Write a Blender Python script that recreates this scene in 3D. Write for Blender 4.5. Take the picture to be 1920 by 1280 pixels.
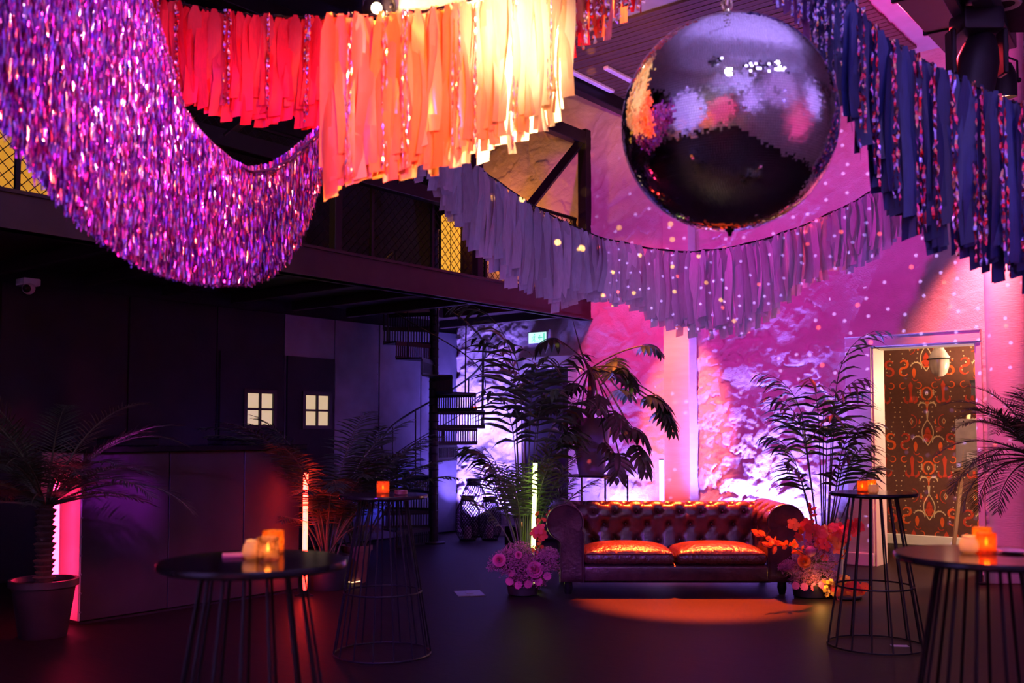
import bpy, bmesh, math, random
import numpy as np
from mathutils import Vector, Matrix, Euler
PI = math.pi
R = math.radians
for o in list(bpy.data.objects):
    bpy.data.objects.remove(o)
SC = bpy.context.scene
COL = SC.collection

# ------------------------------------------------------------------ frame of reference
EYE = 1.52
F = 1867.0
PITCH = math.atan(99.5 / F)
CP, SP = math.cos(PITCH), math.sin(PITCH)
def P(px, py, Y):
    """world point on the photograph's ray (px, py) at depth Y (used to measure the place)"""
    u = (px - 960) / F; v = (714.5 - py) / F
    dy = CP - v * SP; dz = SP + v * CP
    s = Y / dy
    return Vector((u * s, Y, EYE + dz * s))
TH = R(39)
SU, CU = math.sin(TH), math.cos(TH)
OX, OY = 1.13, 14.1
def RP(a, b, z=0.0):
    """room frame: a along the back wall to the right, b into the wall, origin where the gallery edge meets the wall"""
    return Vector((OX + a * CU + b * SU, OY - a * SU + b * CU, z))
RZ = -TH

# ------------------------------------------------------------------ camera
cd = bpy.data.cameras.new('camera'); cam = bpy.data.objects.new('camera', cd); COL.objects.link(cam)
cam.location = (0, 0, EYE); cam.rotation_euler = (PI / 2 + PITCH, 0, 0)
cd.lens = 35; cd.sensor_width = 36; cd.shift_y = 74.5 / 1920
cd.clip_start = 0.05; cd.clip_end = 100
cd.dof.use_dof = True; cd.dof.focus_distance = 9.8; cd.dof.aperture_fstop = 2.2
SC.camera = cam

# ------------------------------------------------------------------ world, exposure
wd = bpy.data.worlds.new('world'); SC.world = wd; wd.use_nodes = True
wd.node_tree.nodes['Background'].inputs[0].default_value = (0.02, 0.006, 0.03, 1)
wd.node_tree.nodes['Background'].inputs[1].default_value = 0.1
SC.view_settings.view_transform = 'Standard'; SC.view_settings.look = 'None'
SC.view_settings.exposure = 0.0; SC.view_settings.gamma = 1.0
SC.view_settings.use_curve_mapping = False
cy = SC.cycles
cy.use_denoising = True
cy.max_bounces = 7; cy.diffuse_bounces = 2; cy.glossy_bounces = 3; cy.transmission_bounces = 4; cy.transparent_max_bounces = 12
cy.caustics_reflective = False; cy.caustics_refractive = False
cy.sample_clamp_indirect = 3.0
cy.use_light_tree = True

# ------------------------------------------------------------------ lamps
BALL_C = P(1366, 233, 4.6)
def lamp(name, kind, loc, target, col, watt, size=0.1, angle=60, blend=0.5, size_y=None):
    l = bpy.data.lights.new(name, kind); o = bpy.data.objects.new(name, l); COL.objects.link(o)
    l.color = col; l.energy = watt
    if kind == 'SPOT':
        l.spot_size = R(angle); l.spot_blend = blend; l.shadow_soft_size = size
    elif kind == 'POINT':
        l.shadow_soft_size = size
    elif kind == 'AREA':
        l.shape = 'RECTANGLE'; l.size = size; l.size_y = size_y or size
    o.location = loc
    if target is not None:
        d = Vector(target) - Vector(loc)
        o.rotation_euler = d.to_track_quat('-Z', 'Y').to_euler()
    return o

VIO = (0.28, 0.16, 1.0)
# violet wall washers standing on the floor behind the sofa and the plants, grazing the stucco
for (a, b, ta, tz, W_, ang) in ((2.50, -0.235, 2.45, 2.4, 900, 118), (3.05, -0.40, 3.0, 1.5, 260, 105), (0.60, -0.235, 0.55, 1.6, 330, 110),
                                (-2.12, -0.26, -2.15, 1.6, 480, 110), (-1.46, -0.33, -1.55, 1.6, 200, 100), (-0.05, -0.40, 0.0, 1.5, 70, 80)):
    lamp('wall_washer', 'SPOT', RP(a, b, 0.17), RP(ta, 0.0, tz), VIO, W_, 0.03, ang, 0.8)
# magenta wash over the whole back wall, from lamps under the ceiling
lamp('magenta_wash', 'SPOT', RP(3.8, -5.2, 5.6), RP(3.6, 0, 2.2), (1.0, 0.008, 0.62), 640, 0.12, 75, 0.9)
lamp('magenta_wash', 'SPOT', RP(0.8, -4.8, 5.7), RP(0.7, 0, 4.0), (1.0, 0.010, 0.52), 360, 0.12, 70, 0.9)
# coral beams on the pilaster and the round column
lamp('coral_beam', 'SPOT', RP(1.5, -2.6, 5.7), RP(1.5, -0.24, 2.0), (1.0, 0.14, 0.05), 3800, 0.05, 19, 0.7)
lamp('pink_beam', 'SPOT', RP(1.2, -1.6, 0.25), RP(1.5, -0.24, 1.2), (1.0, 0.05, 0.14), 300, 0.05, 40, 0.8)
lamp('coral_beam', 'SPOT', RP(5.35, -0.80, 4.3), RP(5.38, -0.2, 2.5), (1.0, 0.12, 0.14), 1100, 0.05, 70, 0.9)
# red orange lamp high behind the sofa
lamp('sofa_beam', 'SPOT', RP(1.9, -0.6, 5.6), (1.75, 9.70, 0.3), (1.0, 0.075, 0.01), 23000, 0.05, 22, 0.5)
lamp('flower_beam', 'SPOT', RP(3.5, -1.2, 5.5), (2.9, 9.2, 0.4), (1.0, 0.05, 0.05), 1100, 0.05, 24, 0.6)
# lamps over the ribbons
lamp('orange_par', 'SPOT', P(955, -40, 5.6), P(940, 130, 4.8), (1.0, 0.60, 0.24), 700, 0.06, 72, 0.7)
lamp('orange_par', 'SPOT', P(900, 50, 5.05), P(895, 110, 4.3), (1.0, 0.84, 0.56), 130, 0.04, 140, 0.8)
lamp('orange_par', 'SPOT', P(985, 30, 5.2), P(980, 90, 4.4), (1.0, 0.90, 0.66), 420, 0.04, 140, 0.8)
lamp('added_glow_par', 'SPOT', P(1030, -90, 4.15), P(965, 70, 4.85), (1.0, 0.80, 0.50), 170, 0.05, 62, 0.9)  # extra lamp added above the frame to overexpose the orange ribbons
lamp('coral_par', 'SPOT', P(1110, 10, 5.6), P(1110, 20, 4.6), (1.0, 0.30, 0.14), 60, 0.04, 140, 0.8)
lamp('orange_far', 'SPOT', P(704, 40, 5.9), P(800, 0, 6.4), (1.0, 0.55, 0.22), 90, 0.05, 70, 0.7)
lamp('board_beam', 'SPOT', P(1020, 80, 6.0), P(1150, 110, 12.0), (1.0, 0.34, 0.08), 900, 0.05, 26, 0.8)
lamp('red_par', 'SPOT', P(600, -150, 3.4), P(470, 110, 5.6), (1.0, 0.004, 0.015), 95, 0.08, 55, 0.8)
lamp('orange_front', 'SPOT', P(1000, -330, 3.2), P(790, 190, 4.8), (1.0, 0.23, 0.03), 330, 0.08, 56, 0.8)
# violet light on the near half of the tinsel, red on its far half
lamp('violet_par', 'SPOT', (-2.6, -1.0, 4.8), P(90, 230, 3.9), (0.30, 0.04, 1.0), 2600, 0.10, 29, 0.8)
lamp('rose_par', 'SPOT', (1.9, 1.6, 4.6), P(400, 380, 4.9), (1.0, 0.03, 0.16), 1700, 0.08, 34, 0.8)
lamp('amber_par', 'SPOT', (1.6, 8.2, 4.3), P(480, 420, 5.1), (1.0, 0.22, 0.05), 2200, 0.06, 30, 0.8)
# unseen lavender lamps added to brighten the ceiling that the mirror ball reflects
for (x, y, tx, ty, W_) in ((0.6, 2.2, 0.6, 2.5, 900), (3.0, 2.4, 3.0, 2.6, 900), (1.8, 4.8, 1.8, 5.0, 700), (1.0, -1.5, 0.6, -1.8, 2600), (4.0, -2.0, 4.0, -2.3, 2600), (2.4, -3.2, 2.4, -3.6, 2200), (-1.0, -5.0, -1.4, -6.0, 1500), (3.0, -5.5, 3.0, -6.5, 1400)):
    lamp('added_ceiling_wash', 'SPOT', (x, y, 4.25), (tx, ty, 5.9), (0.40, 0.28, 1.0), W_, 0.10, 125, 0.8)
lamp('ceiling_magenta', 'SPOT', (4.0, 9.3, 4.6), (4.3, 10.6, 5.9), (1.0, 0.02, 0.30), 130, 0.08, 120, 0.9)
lamp('added_front_wash', 'SPOT', RP(8.4, -12.0, 2.6), RP(8.6, -15, 2.6), (1.0, 0.05, 0.22), 1300, 0.1, 80, 0.9)  # added lamps that light the unseen front wall for the ball to mirror
lamp('added_front_wash', 'SPOT', RP(4.5, -12.4, 3.0), RP(4.0, -15, 3.2), (0.42, 0.26, 1.0), 2600, 0.1, 110, 0.9)
lamp('added_front_wash', 'SPOT', RP(6.6, -13.2, 1.6), RP(6.6, -15, 1.5), (1.0, 0.16, 0.05), 160, 0.1, 80, 0.9)
for (a_, b_, z_, c_, w_) in ((9.0, -5.0, 4.0, (0.42, 0.26, 1.0), 260), (8.9, -8.5, 4.2, (0.50, 0.24, 1.0), 260), (9.0, -6.6, 2.2, (1.0, 0.06, 0.35), 140), (8.8, -11.5, 3.4, (0.42, 0.26, 1.0), 260)):
    lamp('added_side_wash', 'SPOT', RP(a_, b_, z_), RP(10.4, b_, z_ + 0.3), c_, w_, 0.08, 120, 0.9)  # added out of view so the right wall shows bright in the ball
lamp('ball_pin', 'SPOT', (0.35, 1.2, 5.3), BALL_C, (0.75, 0.60, 1.0), 260, 0.16, 16, 0.5)
lamp('ball_pin', 'SPOT', (3.4, 2.2, 5.6), BALL_C, (0.75, 0.60, 1.0), 160, 0.16, 16, 0.5)
lamp('added_ribbon_uplight', 'SPOT', (0.2, 7.4, 0.35), P(1010, 470, 8.9), (0.62, 0.28, 1.0), 115, 0.08, 60, 0.8)  # unseen low lamps added to brighten the lavender ribbons
lamp('added_ribbon_uplight', 'SPOT', (1.6, 7.6, 0.35), P(1300, 540, 9.5), (0.62, 0.30, 1.0), 125, 0.08, 60, 0.8)
lamp('added_ribbon_uplight', 'SPOT', (3.4, 8.0, 0.35), P(1560, 450, 10.1), (0.70, 0.25, 0.9), 75, 0.08, 50, 0.8)
lamp('leaf_beam', 'SPOT', RP(1.0, -2.6, 5.6), P(1190, 720, 12.0), (1.0, 0.20, 0.03), 1300, 0.05, 16, 0.7)
lamp('added_stair_wash', 'SPOT', RP(-2.2, -0.60, 1.45), RP(-2.2, 0, 2.2), VIO, 200, 0.04, 140, 0.9)  # unseen lamps added in mid-air to brighten the wall behind the stair
lamp('added_stair_wash', 'SPOT', RP(-1.5, -0.50, 1.2), RP(-1.55, 0, 1.9), VIO, 90, 0.04, 140, 0.9)
lamp('pink_fill', 'SPOT', RP(0.9, -2.0, 4.6), RP(0.7, 0, 3.0), (1.0, 0.03, 0.13), 260, 0.05, 60, 0.9)
lamp('blue_side', 'SPOT', (3.8, 1.4, 3.8), P(1780, 330, 5.0), (0.12, 0.10, 1.0), 60, 0.1, 60, 0.8)
lamp('red_side', 'SPOT', RP(5.0, -2.6, 5.2), P(1780, 330, 5.0), (1.0, 0.03, 0.06), 420, 0.05, 50, 0.8)
# blue lamp under the gallery behind the stair, dim violet one over the bar
lamp('stair_blue', 'SPOT', RP(-1.75, -1.5, 0.12), RP(-2.53, -1.7, 1.3), (0.06, 0.08, 1.0), 110, 0.06, 100, 0.9)
lamp('bar_violet', 'SPOT', P(300, 620, 6.5), P(235, 890, 8.0), (0.50, 0.02, 0.75), 1300, 0.06, 20, 0.9)
lamp('bar_blue', 'SPOT', RP(-1.5, -4.6, 1.0), RP(-2.53, -4.3, 1.25), (0.16, 0.05, 1.0), 16, 0.06, 120, 0.9)
# warm corridor lamp
lamp('corridor_lamp', 'POINT', RP(5.25, 1.75, 2.15), None, (1.0, 0.58, 0.34), 300, 0.12)
# gallery: warm light on the end wall
lamp('gallery_lamp', 'SPOT', RP(-1.75, -0.9, 4.2), RP(-1.2, 0.0, 4.8), (1.0, 0.28, 0.03), 110, 0.1, 130, 0.9)

def gobo(o, scale, radius, soft, jitter):
    """mirror ball reflections: the lamp's own light broken up into spots by direction"""
    l = o.data; l.use_nodes = True
    nt = l.node_tree; N = nt.nodes; L = nt.links
    em = N['Emission']
    tc = N.new('ShaderNodeTexCoord')
    sep = N.new('ShaderNodeSeparateXYZ'); L.new(tc.outputs['Normal'], sep.inputs[0])
    cmb = N.new('ShaderNodeCombineXYZ')
    for i in range(2):
        d = N.new('ShaderNodeMath'); d.operation = 'DIVIDE'
        L.new(sep.outputs[i], d.inputs[0]); L.new(sep.outputs[2], d.inputs[1]); L.new(d.outputs[0], cmb.inputs[i])
    vo = N.new('ShaderNodeTexVoronoi'); vo.voronoi_dimensions = '2D'; vo.inputs['Scale'].default_value = scale
    vo.inputs['Randomness'].default_value = jitter
    L.new(cmb.outputs[0], vo.inputs['Vector'])
    mr = N.new('ShaderNodeMapRange'); mr.inputs[1].default_value = radius; mr.inputs[2].default_value = radius * soft
    mr.inputs[3].default_value = 0; mr.inputs[4].default_value = 1
    L.new(vo.outputs['Distance'], mr.inputs[0])
    # leave out some spots
    sc_ = N.new('ShaderNodeSeparateColor'); L.new(vo.outputs['Color'], sc_.inputs[0])
    gt = N.new('ShaderNodeMath'); gt.operation = 'GREATER_THAN'; gt.inputs[1].default_value = 0.35; L.new(sc_.outputs[0], gt.inputs[0])
    mu = N.new('ShaderNodeMath'); mu.operation = 'MULTIPLY'; L.new(mr.outputs[0], mu.inputs[0]); L.new(gt.outputs[0], mu.inputs[1])
    L.new(mu.outputs[0], em.inputs['Strength'])
BALL = P(1366, 233, 4.6); BR = 0.5
bb = BALL + Vector((0.15, 0.62, -0.05))  # hidden lamps added beside the ball stand in for its reflected spots
gobo(lamp('ball_reflection_standin', 'SPOT', bb, P(1500, 580, 11.5), (0.55, 0.35, 1.0), 3000, 0.0, 50, 0.5), 34, 0.135, 0.4, 0.7)
gobo(lamp('ball_reflection_standin', 'SPOT', bb, P(1480, 620, 11.0), (1.0, 0.10, 0.05), 5000, 0.0, 56, 0.4), 13, 0.065, 0.4, 1.0)
gobo(lamp('ball_reflection_standin', 'SPOT', BALL + Vector((-0.12, 0.60, -0.08)), P(1230, 520, 9.3), (1.0, 0.50, 0.06), 3600, 0.0, 26, 0.4), 15, 0.085, 0.5, 0.9)
bl = BALL + Vector((-0.45, 0.45, 0.05))
gobo(lamp('ball_reflection_standin', 'SPOT', bl, P(1030, 320, 14.0), (1.0, 0.45, 0.08), 6500, 0.0, 26, 0.3), 12, 0.11, 0.6, 0.8)

# ------------------------------------------------------------------ materials
MATS = {}
def mat(name, col=(0.5, 0.5, 0.5), rough=0.5, metal=0.0, var=0.15, scale=8.0, bump=0.0, bscale=40.0, emit=None, estr=0.0,
        spec=0.5, coat=0.0, transl=0.0, alpha=1.0, stretch=None):
    if name in MATS: return MATS[name]
    m = bpy.data.materials.new(name); m.use_nodes = True
    nt = m.node_tree; N = nt.nodes; L = nt.links
    b = N['Principled BSDF']; out = N['Material Output']
    b.inputs['Roughness'].default_value = rough; b.inputs['Metallic'].default_value = metal
    b.inputs['Specular IOR Level'].default_value = spec; b.inputs['Coat Weight'].default_value = coat
    tc = N.new('ShaderNodeTexCoord'); mp = N.new('ShaderNodeMapping'); L.new(tc.outputs['Object'], mp.inputs[0])
    if stretch: mp.inputs['Scale'].default_value = stretch
    nz = N.new('ShaderNodeTexNoise'); nz.inputs['Scale'].default_value = scale; nz.inputs['Detail'].default_value = 5
    L.new(mp.outputs[0], nz.inputs['Vector'])
    cr = N.new('ShaderNodeValToRGB'); L.new(nz.outputs['Fac'], cr.inputs[0])
    cr.color_ramp.elements[0].position = 0.3; cr.color_ramp.elements[1].position = 0.7
    cr.color_ramp.elements[0].color = tuple(c * (1 - var) for c in col) + (1,)
    cr.color_ramp.elements[1].color = tuple(min(1, c * (1 + var)) for c in col) + (1,)
    L.new(cr.outputs[0], b.inputs['Base Color'])
    if bump:
        n2 = N.new('ShaderNodeTexNoise'); n2.inputs['Scale'].default_value = bscale; n2.inputs['Detail'].default_value = 6
        L.new(mp.outputs[0], n2.inputs['Vector'])
        bp = N.new('ShaderNodeBump'); bp.inputs['Strength'].default_value = bump; bp.inputs['Distance'].default_value = 0.02
        L.new(n2.outputs['Fac'], bp.inputs['Height']); L.new(bp.outputs[0], b.inputs['Normal'])
    if emit:
        b.inputs['Emission Color'].default_value = tuple(emit) + (1,); b.inputs['Emission Strength'].default_value = estr
    if transl:
        t = N.new('ShaderNodeBsdfTranslucent'); L.new(cr.outputs[0], t.inputs['Color'])
        mx = N.new('ShaderNodeMixShader'); mx.inputs[0].default_value = transl
        L.new(b.outputs[0], mx.inputs[1]); L.new(t.outputs[0], mx.inputs[2]); L.new(mx.outputs[0], out.inputs['Surface'])
    if alpha < 1:
        t = N.new('ShaderNodeBsdfTransparent'); t.inputs[0].default_value = tuple(min(1, c * 1.0) for c in col) + (1,)
        src = out.inputs['Surface'].links[0].from_socket
        mx = N.new('ShaderNodeMixShader'); mx.inputs[0].default_value = alpha
        L.new(t.outputs[0], mx.inputs[1]); L.new(src, mx.inputs[2]); L.new(mx.outputs[0], out.inputs['Surface'])
    MATS[name] = m
    return m
def attr_metal(name, rough):
    """foil strips: each facet keeps its own tint, stored on the mesh"""
    m = bpy.data.materials.new(name); m.use_nodes = True
    N = m.node_tree.nodes; L = m.node_tree.links; b = N['Principled BSDF']
    at = N.new('ShaderNodeAttribute'); at.attribute_name = 'tint'
    L.new(at.outputs['Color'], b.inputs['Base Color'])
    b.inputs['Metallic'].default_value = 0.9; b.inputs['Roughness'].default_value = rough
    return m

# ------------------------------------------------------------------ mesh building
class MB:
    def __init__(s): s.v = []; s.f = []
    def add(s, vs, fs):
        n = len(s.v); s.v += [tuple(v) for v in vs]; s.f += [tuple(i + n for i in f) for f in fs]
    def box(s, x0, x1, y0, y1, z0, z1):
        s.add([(x0, y0, z0), (x1, y0, z0), (x1, y1, z0), (x0, y1, z0), (x0, y0, z1), (x1, y0, z1), (x1, y1, z1), (x0, y1, z1)],
              [(3, 2, 1, 0), (4, 5, 6, 7), (0, 1, 5, 4), (1, 2, 6, 5), (2, 3, 7, 6), (3, 0, 4, 7)])
    def rbox(s, x0, x1, y0, y1, z0, z1, r, seg=3, crown=0.0, sub=0):
        bm = bmesh.new(); bmesh.ops.create_cube(bm, size=1)
        for v in bm.verts:
            v.co = Vector((x0 + (v.co.x + .5) * (x1 - x0), y0 + (v.co.y + .5) * (y1 - y0), z0 + (v.co.z + .5) * (z1 - z0)))
        bmesh.ops.bevel(bm, geom=bm.edges[:], offset=r, segments=seg, affect='EDGES', profile=0.5)
        if sub: bmesh.ops.subdivide_edges(bm, edges=[e for e in bm.edges if e.calc_length() > 0.1], cuts=sub, use_grid_fill=True)
        if crown:
            for v in bm.verts:
                if v.co.z > (z0 + z1) / 2:
                    fx = 1 - abs((v.co.x - (x0 + x1) / 2) / ((x1 - x0) / 2)) ** 3; fy = 1 - abs((v.co.y - (y0 + y1) / 2) / ((y1 - y0) / 2)) ** 3
                    v.co.z += crown * max(0, fx) * max(0, fy)
        bm.verts.index_update()
        s.add([v.co[:] for v in bm.verts], [[v.index for v in f.verts] for f in bm.faces]); bm.free()
    def tube(s, pts, r, n=6, cap=True):
        pts = [Vector(p) for p in pts]; k = len(pts)
        rr = r if hasattr(r, '__len__') else [r] * k
        vs = []; up = None
        for i, p in enumerate(pts):
            t = (pts[min(i + 1, k - 1)] - pts[max(i - 1, 0)])
            if t.length < 1e-9: t = Vector((0, 0, 1))
            t.normalize()
            if up is None or abs(up.dot(t)) > 0.98:
                up = Vector((0, 0, 1)) if abs(t.z) < 0.9 else Vector((1, 0, 0))
            x = t.cross(up).normalized(); y = x.cross(t).normalized(); up = y
            for j in range(n):
                a = 2 * PI * j / n
                vs.append(p + (x * math.cos(a) + y * math.sin(a)) * rr[i])
        fs = [(i * n + j, i * n + (j + 1) % n, (i + 1) * n + (j + 1) % n, (i + 1) * n + j) for i in range(k - 1) for j in range(n)]
        if cap: fs += [tuple(range(n))[::-1], tuple((k - 1) * n + j for j in range(n))]
        s.add(vs, fs)
    def lathe(s, prof, n=24, cx=0, cy_=0, cap=True):
        k = len(prof)
        vs = [(cx + r * math.cos(2 * PI * j / n), cy_ + r * math.sin(2 * PI * j / n), z) for r, z in prof for j in range(n)]
        fs = [(i * n + j, i * n + (j + 1) % n, (i + 1) * n + (j + 1) % n, (i + 1) * n + j) for i in range(k - 1) for j in range(n)]
        if cap: fs += [tuple(range(n))[::-1], tuple((k - 1) * n + j for j in range(n))]
        s.add(vs, fs)
    def grid(s, pts, wrap=False):
        """pts[i][j] -> quads"""
        k = len(pts); n = len(pts[0])
        s.add([p for row in pts for p in row],
              [(i * n + j, i * n + (j + 1) % n, (i + 1) * n + (j + 1) % n, (i + 1) * n + j) for i in range(k - 1) for j in range(n if wrap else n - 1)])
    def ball(s, c, r, n=8, m=6, sq=(1, 1, 1)):
        pr = [[(c[0] + r * sq[0] * math.sin(PI * i / m) * math.cos(2 * PI * j / n), c[1] + r * sq[1] * math.sin(PI * i / m) * math.sin(2 * PI * j / n),
                c[2] - r * sq[2] * math.cos(PI * i / m)) for j in range(n)] for i in range(m + 1)]
        s.grid(pr, wrap=True)
    def stroke(s, pts, w, y=0.0):
        """flat ribbon along pts in the x-z plane"""
        k = len(pts); ww = w if hasattr(w, '__len__') else [w] * k
        vs = []
        for i in range(k):
            a = pts[max(i - 1, 0)]; b = pts[min(i + 1, k - 1)]
            dx, dz = b[0] - a[0], b[1] - a[1]; l = math.hypot(dx, dz) or 1
            nx, nz = -dz / l * ww[i] / 2, dx / l * ww[i] / 2
            vs += [(pts[i][0] + nx, y, pts[i][1] + nz), (pts[i][0] - nx, y, pts[i][1] - nz)]
        s.add(vs, [(2 * i, 2 * i + 1, 2 * i + 3, 2 * i + 2) for i in range(k - 1)])
    def mesh(s, name, smooth=True):
        me = bpy.data.meshes.new(name); me.from_pydata(s.v, [], s.f); me.update()
        if smooth:
            me.polygons.foreach_set('use_smooth', [True] * len(me.polygons))
            me.set_sharp_from_angle(angle=R(40))
        return me
    def obj(s, name, m, parent=None, smooth=True, loc=None, rz=0.0):
        return link(name, s.mesh(name, smooth), m, parent, loc, rz)
def link(name, me, m=None, parent=None, loc=None, rz=0.0):
    if m is not None and not me.materials: me.materials.append(m)
    o = bpy.data.objects.new(name, me); COL.objects.link(o)
    if parent is not None: o.parent = parent
    if loc is not None: o.location = loc
    if rz: o.rotation_euler = (0, 0, rz)
    return o
def tag(o, label=None, cat=None, group=None, kind=None):
    if label: o['label'] = label
    if cat: o['category'] = cat
    if group: o['group'] = group
    if kind: o['kind'] = kind
    return o
def thing(name, label, cat, loc=(0, 0, 0), rz=0.0, group=None):
    o = bpy.data.objects.new(name, None); COL.objects.link(o); o.empty_display_size = 0.1
    o.location = loc; o.rotation_euler = (0, 0, rz)
    return tag(o, label, cat, group)
def copy_tree(o, parent=None):
    c = o.copy(); COL.objects.link(c); c.parent = parent
    for ch in list(o.children): copy_tree(ch, c)
    return c
ROOM = (Vector((OX, OY, 0)), RZ)
def struct(name, mb, m, parent=None, smooth=False):
    """piece of the setting built in room coordinates (x=a, y=b, z)"""
    if parent is not None: return mb.obj(name, m, parent, smooth)
    return tag(mb.obj(name, m, None, smooth, ROOM[0], ROOM[1]), kind='structure')

# ------------------------------------------------------------------ shared materials
M_black = mat('black_metal', (0.008, 0.007, 0.009), 0.42, 0, 0.2, 20, spec=0.22)
M_blackwood = mat('black_laminate', (0.010, 0.008, 0.009), 0.14, 0, 0.3, 14, spec=0.14)
M_dark = mat('dark_paint', (0.012, 0.009, 0.014), 0.8, 0, 0.3, 3, 0.2, 30, spec=0.2)
M_stucco = mat('white_stucco', (0.62, 0.60, 0.60), 0.75, 0, 0.08, 6, 0.35, 60)
M_plaster = mat('smooth_plaster', (0.66, 0.63, 0.62), 0.6, 0, 0.06, 3, 0.12, 14, stretch=(1, 1, 6))
M_trim = mat('white_trim', (0.70, 0.67, 0.64), 0.45, 0, 0.05, 5)
M_ceiling = mat('pale_ceiling', (0.42, 0.38, 0.40), 0.7, 0, 0.1, 4, 0.1, 30)
M_wood = mat('dark_plank', (0.09, 0.045, 0.03), 0.55, 0, 0.4, 5, 0.2, 30, stretch=(1, 10, 10))
M_steel = mat('blue_grey_steel', (0.13, 0.14, 0.20), 0.5, 0.4, 0.2, 3, 0.08, 12)
# ================================================================== SETTING
rng = random.Random(7)
H1, H2 = 5.9, 7.2           # ceiling over the hall, ceiling over the gallery side
M_floor = mat('dark_floorboards', (0.014, 0.008, 0.0085), 0.50, 0, 0.35, 5, 0.12, 22, spec=0.07, stretch=(0.6, 6, 1))
b = MB(); b.box(-10.5, 10.6, -15, 5.4, -0.1, 0.0); struct('floor', b, M_floor)
b = MB(); b.box(1.0, 10.6, -15, 0.2, H1, H1 + 0.12); ceil_o = struct('ceiling', b, M_ceiling)
# boards on the ceiling over the lamps
bd = MB(); bd.box(1.02, 4.6, -0.045, 0.045, -0.03, -0.002); board_me = bd.mesh('board', False); board_me.materials.append(M_wood)
for i in range(26):
    o = link('board', board_me, None, ceil_o); o.location = (rng.uniform(-.01, .01), -2.9 + i * 0.105, H1 - rng.uniform(0, .006))
b = MB(); b.box(-2.6, 1.0, -15, 0.2, H2, H2 + 0.12); b.box(0.88, 1.0, -15, 0.2, H1 - 0.02, H2)
struct('ceiling_upper', b, M_dark)
# pale battens fixed along the edge of the ceiling
for k, (a0, b0, b1) in enumerate(((1.16, -2.35, -1.25), (1.55, -2.0, -0.75))):
    b = MB(); b.rbox(a0, a0 + 0.07, b0, b1, H1 - 0.075, H1 - 0.03, 0.01, 1)
    o = struct('trim_%d' % (k + 1), b, mat('pale_batten', (0.75, 0.7, 0.85), 0.4))
b = MB(); b.rbox(1.0, 1.12, -3.2, -0.12, H1 - 0.2, H1 - 0.01, 0.01, 1); struct('trim_3', b, M_black)

# ---- stuccoed back wall, real relief: overlapping trowel strokes with sharp raised edges
def stucco(a0, a1, z1, step, hole):
    A = np.unique(np.concatenate([np.linspace(a0, a1, int((a1 - a0) / step)), [hole[0], hole[1]]]))
    Z = np.unique(np.concatenate([np.linspace(0, z1, int(z1 / step)), [hole[2]]]))
    g = np.random.default_rng(3)
    h = np.zeros((len(A), len(Z)))
    for k in range(7500):
        ca, cz = g.uniform(a0, a1), g.uniform(0, z1)
        rough = 1.0 if ca > 1.7 and ca < 3.5 else (1.0 if ca < -1.2 and cz < 3.2 else 0.42)
        if ca > 1.7 and cz > 2.6: rough *= max(0.3, 1 - (ca - 2.4) * 0.6)
        if g.random() > rough + 0.25: continue
        l = 0.07 + 0.22 * g.random() ** 2.2; w = l * g.uniform(0.35, 0.8); th = g.normal(0.5, 0.7)
        hm = g.uniform(0.25, 1.0) * min(0.05, 0.012 + l * 0.16) * rough
        i0, i1 = np.searchsorted(A, [ca - l * 1.4, ca + l * 1.4]); j0, j1 = np.searchsorted(Z, [cz - l * 1.4, cz + l * 1.4])
        if i1 - i0 < 3 or j1 - j0 < 3: continue
        X, Y = np.meshgrid(A[i0:i1] - ca, Z[j0:j1] - cz, indexing='ij')
        U = (X * math.cos(th) + Y * math.sin(th)) / l; V = (-X * math.sin(th) + Y * math.cos(th)) / w
        an = np.arctan2(V, U); ph = g.uniform(0, 6, 3)
        rad = 0.85 + 0.16 * np.sin(2 * an + ph[0]) + 0.12 * np.sin(3 * an + ph[1]) + 0.08 * np.sin(7 * an + ph[2])
        rr = np.hypot(U, V) / rad
        sub = h[i0:i1, j0:j1]; m = rr < 1
        if not m.any(): continue
        ramp = hm * np.clip(0.55 + 0.5 * (V * math.copysign(1, g.uniform(-.5, 1))), 0, 1.1) * np.clip((1.0 - rr) * 14, 0, 1) ** 0.5
        sub[m] = 0.55 * sub[m] + 0.25 * sub[m].mean() + ramp[m]
    h += g.normal(0, 0.0007, h.shape)
    na, nz_ = len(A), len(Z)
    co = np.zeros((na, nz_, 3)); co[..., 0] = A[:, None]; co[..., 1] = -h; co[..., 2] = Z[None, :]
    idx = np.arange(na * nz_).reshape(na, nz_)
    q = np.stack([idx[:-1, :-1], idx[1:, :-1], idx[1:, 1:], idx[:-1, 1:]], -1)
    ca = (A[:-1] + A[1:]) / 2; cz = (Z[:-1] + Z[1:]) / 2
    keep = ~((ca[:, None] > hole[0]) & (ca[:, None] < hole[1]) & (cz[None, :] < hole[2]))
    q = q[keep]
    me = bpy.data.meshes.new('wall_back')
    me.vertices.add(na * nz_); me.vertices.foreach_set('co', co.reshape(-1))
    me.loops.add(q.size); me.loops.foreach_set('vertex_index', q.reshape(-1).astype(np.int32))
    me.polygons.add(len(q)); me.polygons.foreach_set('loop_start', np.arange(0, q.size, 4, dtype=np.int32))
    me.update(calc_edges=True)
    return me
DA0, DA1, DH = 3.97, 5.10, 2.53
me = stucco(-2.56, 6.2, 7.2, 0.0165, (DA0, DA1, DH))
me.polygons.foreach_set('use_smooth', [True] * len(me.polygons))
o = link('wall_back', me, M_stucco, None, ROOM[0], ROOM[1]); tag(o, kind='structure')
b = MB(); b.box(6.2, 10.6, 0, 0.2, 0, H1 + .1); struct('wall_back_right', b, M_stucco)
b = MB(); b.box(10.4, 10.6, -15, 0, 0, H1 + .1); struct('wall_right', b, mat('hall_wall', (0.5, 0.45, 0.48), 0.7, 0, 0.15, 2))
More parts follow.
